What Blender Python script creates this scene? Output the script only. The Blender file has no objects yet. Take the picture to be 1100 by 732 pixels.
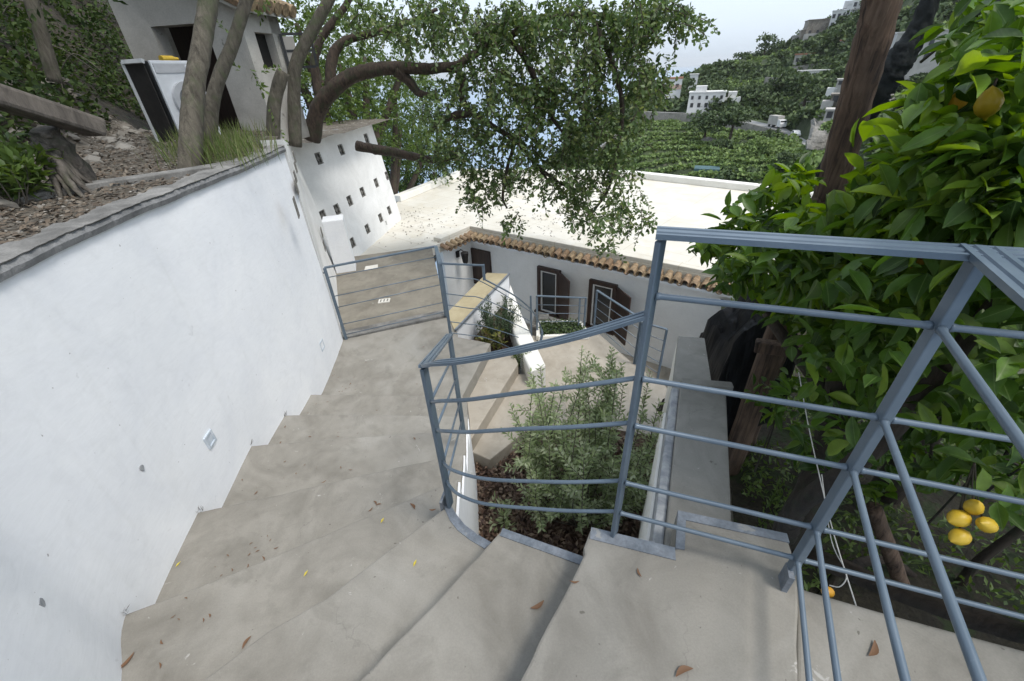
import bpy, bmesh, math, random
import numpy as np
from mathutils import Vector, Matrix, noise

HAZE_D = .00007
random.seed(7); RNG = np.random.default_rng(11)
scene = bpy.context.scene
COL = scene.collection

# ---------------------------------------------------------------- camera model (recovered from the photograph)
FPX = 445.0; CEN = np.array([550., 366.]); NAD = np.array([583., 1052.])
_n = NAD - CEN; ROLL = math.atan2(_n[0], _n[1]); PITCH = math.atan2(FPX, float(np.hypot(*_n)))
FW = np.array([0, math.cos(PITCH), -math.sin(PITCH)])
R0 = np.array([1., 0, 0]); D0 = -np.cross(R0, FW)
D0 = -D0 if D0[2] > 0 else D0
RT = R0*math.cos(ROLL)*0 + R0*math.cos(ROLL) + D0*math.sin(ROLL)
DN = -R0*math.sin(ROLL) + D0*math.cos(ROLL)
CAMP = np.array([0, 0, 1.4])

def ray(x, y): return FW + RT*(x-CEN[0])/FPX + DN*(y-CEN[1])/FPX
def P(x, y, z):                       # photo point on the level z
    r = ray(x, y); t = (z-CAMP[2])/r[2]; return Vector(CAMP + r*t)
def PY(x, y, Y):                      # photo point at the forward distance Y
    r = ray(x, y); return Vector(CAMP + r*(Y/r[1]))
def PD(x, y, d):                      # photo point at the horizontal distance d
    r = ray(x, y); return Vector(CAMP + r*(d/math.hypot(r[0], r[1])))
def PR(x, y, d):                      # photo point at the straight distance d
    r = ray(x, y); r = r/np.linalg.norm(r); return Vector(CAMP + r*d)
def PP(x, y, p0, nrm):                # photo point on a plane
    r = ray(x, y); t = np.dot(np.array(p0)-CAMP, np.array(nrm))/np.dot(r, np.array(nrm)); return Vector(CAMP + r*t)
def V(b, x, y):                       # height seen at a photo point above a plan position
    r = ray(x, y); h = r[:2]; t = (np.array(b[:2]) @ h)/(h @ h); return float((CAMP + r*t)[2])
def proj(p):
    v = np.array(p, float)-CAMP; z = v @ FW; return CEN + FPX*np.array([v @ RT, v @ DN])/z

cam_d = bpy.data.cameras.new('camera'); cam = bpy.data.objects.new('camera', cam_d); COL.objects.link(cam)
cam_d.sensor_width = 36; cam_d.sensor_fit = 'HORIZONTAL'; cam_d.lens = FPX/1100*36
cam_d.clip_start = 0.02; cam_d.clip_end = 90000
M = Matrix.Identity(4)
for i in range(3):
    M[i][0] = RT[i]; M[i][1] = -DN[i]; M[i][2] = -FW[i]; M[i][3] = CAMP[i]
cam.matrix_world = M
scene.camera = cam

# ---------------------------------------------------------------- materials
def new_mat(name):
    m = bpy.data.materials.new(name); m.use_nodes = True
    nt = m.node_tree; b = nt.nodes['Principled BSDF']
    return m, nt, b
def nd(nt, typ, **kw):
    n = nt.nodes.new(typ)
    for k, v in kw.items():
        if hasattr(n, k): setattr(n, k, v)
        else: n.inputs[k].default_value = v
    return n
def c4(c): return (c[0], c[1], c[2], 1)
def coords(nt, scale=(1, 1, 1)):
    tc = nd(nt, 'ShaderNodeTexCoord'); mp = nd(nt, 'ShaderNodeMapping'); mp.inputs['Scale'].default_value = scale
    nt.links.new(tc.outputs['Object'], mp.inputs['Vector']); return mp.outputs['Vector']
def noise_n(nt, vec, scale, detail=6, rough=.6, dist=0.):
    n = nd(nt, 'ShaderNodeTexNoise'); n.inputs['Scale'].default_value = scale; n.inputs['Detail'].default_value = detail
    n.inputs['Roughness'].default_value = rough; n.inputs['Distortion'].default_value = dist
    nt.links.new(vec, n.inputs['Vector']); return n.outputs['Fac']
def ramp(nt, fac, stops):
    r = nd(nt, 'ShaderNodeValToRGB'); e = r.color_ramp.elements
    e[0].position, e[0].color = stops[0][0], c4(stops[0][1]); e[1].position, e[1].color = stops[1][0], c4(stops[1][1])
    for p, c in stops[2:]:
        k = e.new(p); k.color = c4(c)
    nt.links.new(fac, r.inputs['Fac']); return r.outputs['Color']
def mix(nt, fac, a, b, mode='MIX'):
    m = nd(nt, 'ShaderNodeMix', data_type='RGBA', blend_type=mode)
    if isinstance(fac, (int, float)): m.inputs['Factor'].default_value = fac
    else: nt.links.new(fac, m.inputs['Factor'])
    for s, v in ((6, a), (7, b)):
        if isinstance(v, tuple): m.inputs[s].default_value = c4(v)
        else: nt.links.new(v, m.inputs[s])
    return m.outputs[2]
def bump(nt, b, h, strength=.3, dist=.01):
    n = nd(nt, 'ShaderNodeBump'); n.inputs['Strength'].default_value = strength; n.inputs['Distance'].default_value = dist
    nt.links.new(h, n.inputs['Height']); nt.links.new(n.outputs['Normal'], b.inputs['Normal'])

def mottled(name, ca, cb, scale=3., rough=.8, bscale=40., bstr=.25, bdist=.004, fine=None, spots=None, stretch=(1, 1, 1), detail=8, dist=.6, cc=None, metallic=0., mid=(.36, .64)):
    m, nt, b = new_mat(name); v = coords(nt, stretch)
    col = ramp(nt, noise_n(nt, v, scale, detail, .62, dist), [(mid[0], ca), (mid[1], cb)])
    if cc:
        f = ramp(nt, noise_n(nt, v, scale*.37, 4, .55, .4), [(.42, (0, 0, 0)), (.66, (1, 1, 1))])
        col = mix(nt, f, col, cc)
    if fine:
        f = ramp(nt, noise_n(nt, v, fine[0], 3, .7), [(.35, (1-fine[1],)*3), (.68, (1+fine[1]*.6,)*3)])
        col = mix(nt, 1., col, f, 'MULTIPLY')
    if spots:                          # (scale, threshold, colour)
        f = ramp(nt, noise_n(nt, v, spots[0], 5, .6, .3), [(spots[1], (0, 0, 0)), (spots[1]+.05, (1, 1, 1))])
        col = mix(nt, f, col, spots[2])
    nt.links.new(col, b.inputs['Base Color']); b.inputs['Roughness'].default_value = rough
    b.inputs['Metallic'].default_value = metallic
    bump(nt, b, noise_n(nt, v, bscale, 8, .65), bstr, bdist)
    return m

def concrete(name, ca, cb, cc, pour=(1, 1, 1)):
    m, nt, b = new_mat(name); v = coords(nt, pour)
    col = ramp(nt, noise_n(nt, v, 2.6, 9, .62, .9), [(.33, ca), (.62, cb)])
    f = ramp(nt, noise_n(nt, v, 1.1, 5, .55, 1.4), [(.45, (0, 0, 0)), (.7, (.85,)*3)])
    col = mix(nt, f, col, cc)
    swirl = nd(nt, 'ShaderNodeTexWave'); swirl.inputs['Scale'].default_value = 2.2; swirl.inputs['Distortion'].default_value = 14
    swirl.inputs['Detail'].default_value = 5; swirl.inputs['Detail Scale'].default_value = 1.6
    nt.links.new(v, swirl.inputs['Vector'])
    s = ramp(nt, swirl.outputs['Fac'], [(0., (.975,)*3), (1., (1.02,)*3)])
    col = mix(nt, 1., col, s, 'MULTIPLY')
    g = ramp(nt, noise_n(nt, v, 160, 3, .75), [(.32, (.92,)*3), (.7, (1.06,)*3)])
    col = mix(nt, 1., col, g, 'MULTIPLY')
    d = ramp(nt, noise_n(nt, v, 5.5, 7, .66, .8), [(.54, (0, 0, 0)), (.74, (.45,)*3)])
    col = mix(nt, d, col, (ca[0]*.62, ca[1]*.62, ca[2]*.60))
    p = ramp(nt, noise_n(nt, v, 34, 2, .5), [(.735, (0, 0, 0)), (.765, (.75,)*3)])
    col = mix(nt, p, col, (ca[0]*.5, ca[1]*.48, ca[2]*.45))
    l = ramp(nt, noise_n(nt, v, 13, 5, .6, 1.5), [(.69, (0, 0, 0)), (.73, (.4,)*3)])
    col = mix(nt, l, col, (.55, .54, .52))
    vo = nd(nt, 'ShaderNodeTexVoronoi', feature='DISTANCE_TO_EDGE'); vo.inputs['Scale'].default_value = 1.25
    va = nd(nt, 'ShaderNodeVectorMath', operation='ADD'); nz = nd(nt, 'ShaderNodeTexNoise'); nz.inputs['Scale'].default_value = 3.5; nz.inputs['Detail'].default_value = 8
    vs_ = nd(nt, 'ShaderNodeVectorMath', operation='SCALE'); vs_.inputs['Scale'].default_value = .5
    nt.links.new(v, nz.inputs['Vector']); nt.links.new(nz.outputs['Color'], vs_.inputs[0]); nt.links.new(v, va.inputs[0]); nt.links.new(vs_.outputs[0], va.inputs[1]); nt.links.new(va.outputs[0], vo.inputs['Vector'])
    ck = ramp(nt, vo.outputs['Distance'], [(0, (1, 1, 1)), (.0035, (0, 0, 0))])
    cm = ramp(nt, noise_n(nt, v, 1.6, 3, .5), [(.54, (0, 0, 0)), (.64, (.30,)*3)])
    ck = mix(nt, 1., ck, cm, 'MULTIPLY'); col = mix(nt, ck, col, (ca[0]*.4, ca[1]*.4, ca[2]*.4))
    nt.links.new(col, b.inputs['Base Color']); b.inputs['Roughness'].default_value = .78
    h = mix(nt, .5, noise_n(nt, v, 120, 6, .7), noise_n(nt, v, 7, 4, .5))
    bump(nt, b, h, .35, .006)
    return m

def plaster(name, ca, cb, stain=None):
    m, nt, b = new_mat(name); v = coords(nt)
    col = ramp(nt, noise_n(nt, v, 1.7, 7, .6, 1.), [(.3, ca), (.68, cb)])
    f = ramp(nt, noise_n(nt, v, 5.5, 6, .65, 1.6), [(.5, (.985,)*3), (.78, (.92,)*3)])
    col = mix(nt, 1., col, f, 'MULTIPLY')
    d = ramp(nt, noise_n(nt, v, 11, 5, .55, .5), [(.715, (0, 0, 0)), (.77, (.42,)*3)])
    col = mix(nt, d, col, stain or (.40, .40, .41))
    d2 = ramp(nt, noise_n(nt, v, 45, 2, .5), [(.755, (0, 0, 0)), (.785, (.7,)*3)])
    col = mix(nt, d2, col, (.22, .20, .19))
    dr = ramp(nt, noise_n(nt, coords(nt, (7, 7, .55)), 1.0, 6, .6, .3), [(.58, (1, 1, 1)), (.80, (.955, .953, .945))])
    col = mix(nt, 1., col, dr, 'MULTIPLY')
    br_ = ramp(nt, noise_n(nt, coords(nt, (3, 3, 14)), 2.0, 5, .65, 2.2), [(.35, (1.015,)*3), (.68, (.965,)*3)])
    col = mix(nt, 1., col, br_, 'MULTIPLY')
    nt.links.new(col, b.inputs['Base Color']); b.inputs['Roughness'].default_value = .88
    h = mix(nt, .35, noise_n(nt, v, 6, 5, .6, 1.), noise_n(nt, v, 90, 4, .6))
    bump(nt, b, h, .22, .008)
    return m

def leaf_mat(name, cols, rough=.42, trans=.25, tcol=None, spec=.5, patch=None):
    m, nt, b = new_mat(name)
    g = nd(nt, 'ShaderNodeNewGeometry')
    n = len(cols)
    col = ramp(nt, g.outputs['Random Per Island'], [(i/(n-1) if n > 1 else 0, c) for i, c in enumerate(cols)])
    if patch:
        f = ramp(nt, noise_n(nt, coords(nt), patch[0], 3, .5), [(.4, (0, 0, 0)), (.62, (1, 1, 1))])
        col = mix(nt, f, col, patch[1], 'MULTIPLY')
    nt.links.new(col, b.inputs['Base Color']); b.inputs['Roughness'].default_value = rough
    b.inputs['Specular IOR Level'].default_value = spec
    if trans:
        t = nd(nt, 'ShaderNodeBsdfTranslucent'); hs = nd(nt, 'ShaderNodeHueSaturation')
        hs.inputs['Saturation'].default_value = 1.15; hs.inputs['Value'].default_value = 1.5; hs.inputs['Hue'].default_value = .485
        nt.links.new(col, hs.inputs['Color']); nt.links.new(hs.outputs['Color'], t.inputs['Color'])
        mx = nd(nt, 'ShaderNodeMixShader'); mx.inputs['Fac'].default_value = trans
        out = nt.nodes['Material Output']
        nt.links.new(b.outputs['BSDF'], mx.inputs[1]); nt.links.new(t.outputs['BSDF'], mx.inputs[2]); nt.links.new(mx.outputs[0], out.inputs['Surface'])
    return m

def vein_leaf(name, cols, rough, trans):
    m = leaf_mat(name, cols, rough, trans, spec=.35); nt = m.node_tree; b = nt.nodes['Principled BSDF']
    col = b.inputs['Base Color'].links[0].from_socket
    tc = nd(nt, 'ShaderNodeTexCoord'); sp = nd(nt, 'ShaderNodeSeparateXYZ'); nt.links.new(tc.outputs['UV'], sp.inputs[0])
    def mt(op, a, bb=None):
        n = nd(nt, 'ShaderNodeMath', operation=op)
        for i, v in enumerate((a, bb)):
            if v is None: continue
            if isinstance(v, (int, float)): n.inputs[i].default_value = v
            else: nt.links.new(v, n.inputs[i])
        return n.outputs[0]
    off = mt('ABSOLUTE', mt('SUBTRACT', sp.outputs['Y'], .5))
    mid = ramp(nt, off, [(0., (1, 1, 1)), (.035, (0, 0, 0))])
    ph = mt('FRACT', mt('MULTIPLY', mt('SUBTRACT', sp.outputs['X'], mt('MULTIPLY', off, .55)), 8.))
    side = ramp(nt, mt('ABSOLUTE', mt('SUBTRACT', ph, .5)), [(0., (1, 1, 1)), (.16, (0, 0, 0))])
    c2 = mix(nt, mid, col, (.16, .24, .07))
    sf = mt('MULTIPLY', side, .10); c3 = mix(nt, sf, c2, (.12, .20, .05))
    vv = ramp(nt, noise_n(nt, coords(nt), 28, 4, .6), [(.35, (.72,)*3), (.7, (1.2,)*3)])
    c4_ = mix(nt, 1., c3, vv, 'MULTIPLY'); nt.links.new(c4_, b.inputs['Base Color'])
    bump(nt, b, ramp(nt, ph, [(0, (0, 0, 0)), (.5, (1, 1, 1)), (1., (0, 0, 0))]), .06, .002)
    return m
def bark(name, ca, cb, moss=None, sc=6.):
    m, nt, b = new_mat(name); v = coords(nt, (1, 1, .28))
    h = noise_n(nt, v, sc*3, 8, .7, .6)
    col = ramp(nt, h, [(.32, ca), (.66, cb)])
    if moss:
        f = ramp(nt, noise_n(nt, coords(nt), sc*.9, 5, .6, .4), [(.5, (0, 0, 0)), (.68, (.9,)*3)])
        col = mix(nt, f, col, moss)
    nt.links.new(col, b.inputs['Base Color']); b.inputs['Roughness'].default_value = .9
    bump(nt, b, h, .9, .02)
    return m

MT = {}
MT['tread'] = concrete('stair_concrete', (.172, .160, .137), (.245, .230, .201), (.30, .287, .258))
MT['slab'] = concrete('slab_concrete', (.172, .160, .138), (.245, .231, .203), (.295, .283, .256))
MT['ramp'] = concrete('old_concrete', (.145, .13, .105), (.21, .192, .158), (.25, .23, .19))
MT['walltop'] = concrete('wall_top_concrete', (.165, .158, .14), (.245, .236, .214), (.31, .30, .275))
MT['cap'] = mottled('coping_concrete', (.12, .117, .11), (.25, .243, .23), 5., .85, 70, .6, .008, (140, .2), (8, .66, (.14, .135, .12)))
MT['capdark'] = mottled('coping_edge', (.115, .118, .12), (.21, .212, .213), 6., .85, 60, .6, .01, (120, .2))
MT['white'] = plaster('white_plaster', (.72, .735, .765), (.80, .81, .825))
MT['white2'] = plaster('weathered_white_plaster', (.66, .655, .635), (.79, .785, .77), (.33, .31, .28))
MT['housewhite'] = plaster('house_white_plaster', (.80, .80, .785), (.86, .86, .845))
MT['cream'] = plaster('cream_plaster', (.72, .70, .64), (.82, .80, .75))
MT['yellow'] = mottled('ochre_plaster', (.34, .285, .175), (.42, .36, .235), 4, .85, 60, .3, .005, (100, .12))
MT['stripe'] = mottled('grey_sealing', (.20, .215, .235), (.40, .405, .41), 14, .7, 40, .3, .004, None, None, (1, 1, 1))
MT['edge'] = mottled('blue_grey_edge', (.115, .135, .16), (.20, .22, .25), 9, .6, 60, .4, .004, (70, .2), (14, .6, (.26, .26, .25)))
def roof_mat():
    m, nt, b = new_mat('roof_coating'); v = coords(nt)
    col = ramp(nt, noise_n(nt, v, .9, 7, .6, .8), [(.3, (.56, .525, .45)), (.66, (.66, .635, .57))])
    d = ramp(nt, noise_n(nt, v, 1.5, 8, .70, .9), [(.50, (0, 0, 0)), (.72, (.6,)*3)])
    col = mix(nt, d, col, (.56, .50, .38))
    d2 = ramp(nt, noise_n(nt, v, 18, 4, .6, .7), [(.67, (0, 0, 0)), (.73, (.7,)*3)])
    col = mix(nt, d2, col, (.34, .30, .24))
    br = nd(nt, 'ShaderNodeTexBrick'); br.inputs['Scale'].default_value = .36; br.inputs['Mortar Size'].default_value = .0045
    br.inputs['Mortar Smooth'].default_value = .6; br.offset = 0
    mp = nd(nt, 'ShaderNodeMapping'); mp.inputs['Rotation'].default_value = (0, 0, .72); nt.links.new(v, mp.inputs['Vector'])
    nt.links.new(mp.outputs['Vector'], br.inputs['Vector'])
    br.inputs['Color1'].default_value = br.inputs['Color2'].default_value = (1, 1, 1, 1); br.inputs['Mortar'].default_value = (.84, .81, .75, 1)
    col = mix(nt, 1., col, br.outputs['Color'], 'MULTIPLY')
    nt.links.new(col, b.inputs['Base Color']); b.inputs['Roughness'].default_value = .7
    bump(nt, b, noise_n(nt, v, 30, 5, .6), .2, .004); return m
MT['roof'] = roof_mat()
def metal_mat():
    m, nt, b = new_mat('blue_grey_painted_steel'); v = coords(nt)
    col = ramp(nt, noise_n(nt, v, 5, 6, .6, .5), [(.35, (.088, .122, .160)), (.66, (.130, .168, .208))])
    f = ramp(nt, noise_n(nt, v, 60, 4, .7), [(.66, (0, 0, 0)), (.76, (.5,)*3)])
    col = mix(nt, f, col, (.20, .24, .28))
    d = ramp(nt, noise_n(nt, v, 26, 5, .6, .8), [(.70, (0, 0, 0)), (.75, (.6,)*3)])
    col = mix(nt, d, col, (.12, .10, .085))
    nt.links.new(col, b.inputs['Base Color'])
    rr = ramp(nt, noise_n(nt, v, 14, 5, .6), [(.3, (.30,)*3), (.7, (.48,)*3)])
    nt.links.new(rr, b.inputs['Roughness']); b.inputs['Metallic'].default_value = .15
    bump(nt, b, noise_n(nt, v, 45, 5, .6), .12, .002); return m
MT['metal'] = metal_mat()
MT['darkwood'] = mottled('dark_shutter_wood', (.022, .012, .009), (.05, .026, .018), 14, .5, 60, .3, .003, None, None, (1, 1, .2))
MT['whiteframe'] = mottled('white_joinery', (.62, .62, .61), (.7, .7, .69), 6, .5)
def glass_mat():
    m, nt, b = new_mat('dark_window_glass'); b.inputs['Base Color'].default_value = (.022, .025, .028, 1); b.inputs['Roughness'].default_value = .12
    b.inputs['Specular IOR Level'].default_value = .7; return m
MT['glass'] = glass_mat()
def tile_mat():
    m, nt, b = new_mat('terracotta'); g = nd(nt, 'ShaderNodeNewGeometry'); v = coords(nt)
    col = ramp(nt, g.outputs['Random Per Island'], [(0, (.26, .165, .10)), (.3, (.36, .27, .16)), (.6, (.34, .22, .14)), (1, (.34, .28, .18))])
    f = ramp(nt, noise_n(nt, v, 16, 6, .65, .4), [(.38, (0, 0, 0)), (.62, (.9,)*3)])
    col = mix(nt, f, col, (.12, .085, .05))
    nt.links.new(col, b.inputs['Base Color']); b.inputs['Roughness'].default_value = .85
    bump(nt, b, noise_n(nt, v, 60, 5, .6), .4, .004); return m
MT['tile'] = tile_mat()
MT['vent'] = mottled('vent_shade_and_stone', (.10, .095, .085), (.20, .19, .17), 20, .9)  # on the vents, the darkness of the recess is put into this grey
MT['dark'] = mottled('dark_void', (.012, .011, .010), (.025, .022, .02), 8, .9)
MT['tarp'] = mottled('black_plastic_sheet', (.004, .004, .0045), (.009, .009, .010), 6, .55, 9, .35, .02, None, None)
MT['tarp'].node_tree.nodes['Principled BSDF'].inputs['Specular IOR Level'].default_value = .22
MT['net'] = mottled('black_net', (.010, .012, .012), (.022, .026, .026), 30, .8, 160, .6, .004)
def pole_mat():
    m, nt, b = new_mat('weathered_chestnut'); v = coords(nt, (1, 1, .05)); v2 = coords(nt)
    h = noise_n(nt, v, 30, 6, .65, .8)
    col = ramp(nt, h, [(.33, (.020, .012, .009)), (.50, (.115, .072, .048)), (.75, (.20, .14, .10))])
    f = ramp(nt, noise_n(nt, v2, 4, 5, .6), [(.4, (.62,)*3), (.7, (1.15,)*3)])
    col = mix(nt, 1., col, f, 'MULTIPLY'); nt.links.new(col, b.inputs['Base Color']); b.inputs['Roughness'].default_value = .85
    bump(nt, b, h, .9, .015); return m
MT['pole'] = pole_mat()
MT['pole2'] = bark('dark_wet_timber', (.014, .010, .008), (.055, .041, .03), (.03, .036, .018), 7)
MT['bark_l'] = bark('lichened_bark', (.045, .038, .028), (.145, .128, .098), (.075, .085, .045), 9)
MT['bark_d'] = bark('carob_bark', (.020, .014, .011), (.085, .06, .044), (.045, .05, .026), 9)
MT['stump'] = bark('grey_root_wood', (.035, .03, .025), (.16, .14, .118), (.05, .055, .03), 9)
MT['beam'] = bark('old_grey_beam', (.045, .038, .032), (.15, .13, .11), None, 4)
MT['shed'] = mottled('grey_render', (.40, .38, .345), (.50, .48, .44), 2.2, .9, 30, .3, .006, (60, .1), (4.5, .63, (.22, .21, .19)))
MT['dirt'] = mottled('stony_dirt', (.085, .07, .052), (.21, .185, .15), 7, .95, 25, 1., .04, (70, .4), (13, .6, (.30, .28, .25)), detail=9)
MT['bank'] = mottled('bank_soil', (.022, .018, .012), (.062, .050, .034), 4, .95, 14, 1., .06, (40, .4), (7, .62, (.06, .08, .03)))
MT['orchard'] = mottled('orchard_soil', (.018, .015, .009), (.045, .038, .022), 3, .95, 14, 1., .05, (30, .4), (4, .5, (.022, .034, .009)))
MT['terrace'] = concrete('beige_terrace', (.30, .265, .215), (.37, .33, .275), (.40, .365, .31))
MT['mulchsoil'] = mottled('mulch_soil', (.04, .025, .016), (.12, .075, .048), 18, .95, 40, 1., .03)
MT['mulch'] = leaf_mat('mulch_leaves', [(.03, .018, .014), (.10, .055, .036), (.19, .13, .09), (.06, .032, .024), (.28, .21, .15), (.045, .022, .022)], .8, 0)
MT['litter'] = leaf_mat('leaf_litter', [(.05, .036, .024), (.12, .092, .065), (.08, .058, .04), (.19, .16, .125)], .85, 0)
MT['stone'] = leaf_mat('grey_stones', [(.10, .09, .078), (.22, .205, .18), (.15, .135, .115), (.30, .28, .25)], .9, 0)
MT['carob'] = leaf_mat('carob_leaves', [(.042, .075, .026), (.078, .125, .042), (.112, .170, .056), (.060, .10, .032), (.18, .215, .075)], .45, .34, spec=.4)
MT['lemonleaf'] = vein_leaf('lemon_leaves', [(.028, .062, .012), (.058, .122, .017), (.095, .185, .024), (.040, .088, .014), (.16, .25, .035)], .46, .32)
MT['lemonyoung'] = vein_leaf('young_lemon_leaves', [(.12, .22, .024), (.18, .29, .032), (.10, .19, .022), (.22, .32, .045)], .44, .40)
MT['olive'] = leaf_mat('grey_green_leaves', [(.20, .255, .125), (.31, .37, .20), (.42, .46, .31), (.16, .21, .095), (.27, .34, .155)], .55, .44)
MT['rosemary'] = leaf_mat('rosemary_leaves', [(.035, .062, .03), (.06, .095, .045), (.085, .12, .06)], .55, .15)
MT['succ'] = leaf_mat('yellow_green_leaves', [(.12, .14, .03), (.20, .20, .045), (.09, .11, .03), (.10, .05, .03)], .45, .2)
MT['hedge'] = leaf_mat('hedge_leaves', [(.03, .055, .018), (.055, .09, .025), (.08, .12, .035)], .5, .2)
MT['light'] = leaf_mat('bright_leaves', [(.055, .095, .022), (.09, .145, .032), (.13, .19, .045), (.045, .08, .02)], .5, .35)
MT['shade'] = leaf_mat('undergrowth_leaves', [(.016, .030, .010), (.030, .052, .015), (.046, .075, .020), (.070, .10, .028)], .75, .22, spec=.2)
MT['grass'] = leaf_mat('grass_blades', [(.06, .10, .022), (.10, .15, .035), (.15, .18, .06), (.20, .19, .10)], .6, .3)
MT['far_a'] = leaf_mat('far_tree_leaves', [(.036, .060, .026), (.060, .092, .034), (.088, .128, .044), (.046, .075, .030)], .8, .15)
MT['far_b'] = leaf_mat('far_terrace_leaves', [(.12, .185, .055), (.17, .245, .072), (.085, .135, .045), (.23, .30, .10)], .8, .2)
MT['hill'] = mottled('far_hill_ground', (.030, .044, .018), (.06, .08, .03), .06, .95, .4, .6, .5, (.8, .3), (.09, .6, (.16, .145, .11)))
MT['rock'] = mottled('far_rock', (.14, .135, .12), (.31, .295, .27), .35, .95, .7, .8, .6, (1.5, .25))
MT['road'] = mottled('far_road', (.22, .22, .215), (.29, .285, .28), .3, .9, 2, .2, .05)
MT['fwall'] = mottled('far_stone_wall', (.20, .19, .165), (.32, .30, .27), .35, .9, 1.2, .6, .2, (2.5, .25))
MT['fwhite'] = mottled('far_white_render', (.58, .57, .55), (.72, .71, .69), .3, .9, 2, .2, .05)
MT['fgrey'] = mottled('far_grey_render', (.34, .325, .30), (.46, .44, .41), .3, .9, 2, .2, .05)
MT['fpink'] = mottled('far_pink_render', (.50, .34, .27), (.58, .40, .33), .3, .9, 2, .2, .05)
MT['fbrown'] = mottled('far_brown_stone', (.17, .15, .125), (.30, .27, .23), .3, .9, 1, .6, .2, (2, .25))
MT['fdark'] = mottled('far_window', (.03, .03, .033), (.055, .055, .06), .5, .4)
MT['fred'] = mottled('far_red_roof', (.30, .14, .09), (.38, .19, .12), .5, .9)
MT['fteal'] = mottled('shade_netting', (.03, .075, .085), (.07, .13, .14), .4, .8, 2, .4, .1)
MT['lemon'] = mottled('lemon_skin', (.56, .36, .025), (.66, .46, .04), 9, .42, 90, .35, .003)
MT['orange'] = mottled('ripe_orange_skin', (.75, .36, .03), (.80, .44, .05), 9, .42, 90, .35, .003)
MT['washer'] = mottled('white_enamel', (.60, .62, .65), (.68, .70, .72), 5, .35)
MT['washdark'] = mottled('machine_shade_and_casement', (.022, .024, .026), (.045, .047, .05), 5, .6)
MT['washglass'] = mottled('grey_door_glass', (.14, .15, .16), (.26, .27, .28), 5, .15)
MT['washrim'] = mottled('grey_door_ring', (.40, .41, .43), (.5, .51, .53), 5, .3)
MT['zinc'] = mottled('pale_metal_frame', (.40, .42, .43), (.52, .54, .55), 6, .45)
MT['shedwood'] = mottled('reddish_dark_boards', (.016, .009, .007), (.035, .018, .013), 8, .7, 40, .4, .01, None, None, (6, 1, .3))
MT['yellowthing'] = mottled('yellow_plastic', (.55, .36, .04), (.65, .44, .06), 6, .5)
MT['twine'] = mottled('white_twine', (.45, .44, .41), (.6, .59, .56), 40, .8)
MT['dryleaf'] = leaf_mat('dry_leaves', [(.13, .06, .03), (.09, .045, .025), (.17, .09, .045), (.07, .035, .02)], .7, .1)
MT['yleaf'] = leaf_mat('yellow_leaf', [(.55, .46, .05), (.5, .42, .06)], .6, .2)
MT['drain'] = mottled('pale_stone_plate', (.55, .53, .48), (.66, .64, .60), 9, .8)
MT['lampglass'] = mottled('frosted_lamp_glass', (.42, .48, .54), (.56, .60, .65), 20, .3)
MT['truckwhite'] = mottled('truck_paint', (.62, .62, .62), (.7, .7, .7), 2, .4)
MT['tyre'] = mottled('rubber', (.015,)*3, (.025,)*3, 4, .8)
def sea_mat():
    m, nt, b = new_mat('sea_water'); b.inputs['Base Color'].default_value = (.23, .32, .43, 1); b.inputs['Roughness'].default_value = .35
    v = coords(nt); bump(nt, b, noise_n(nt, v, .05, 6, .6), .3, 1.5); return m
MT['sea'] = sea_mat()

# ---------------------------------------------------------------- mesh building
def wloc(o):
    l = Vector((0, 0, 0))
    while o is not None: l = l + o.location; o = o.parent
    return l
def tag(o, label=None, cat=None, group=None, kind=None):
    if label: o['label'] = label
    if cat: o['category'] = cat
    if group: o['group'] = group
    if kind: o['kind'] = kind
    return o
def thing(name, label, cat, loc, group=None):
    o = bpy.data.objects.new(name, None); COL.objects.link(o); o.location = Vector(loc); o.empty_display_size = .1
    return tag(o, label, cat, group)
def link(name, me, mat, parent=None, loc=None, smooth=False, bevel=0, seg=2):
    o = bpy.data.objects.new(name, me); COL.objects.link(o)
    off = wloc(parent) if parent is not None else Vector(loc or (0, 0, 0))
    me.transform(Matrix.Translation(-off))
    if parent is not None: o.parent = parent
    else: o.location = off
    me.materials.append(MT[mat] if isinstance(mat, str) else mat)
    if smooth: me.polygons.foreach_set('use_smooth', [True]*len(me.polygons))
    if bevel:
        b = o.modifiers.new('bevel', 'BEVEL'); b.width = bevel; b.segments = seg; b.limit_method = 'ANGLE'; b.angle_limit = .6
    return o

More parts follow.
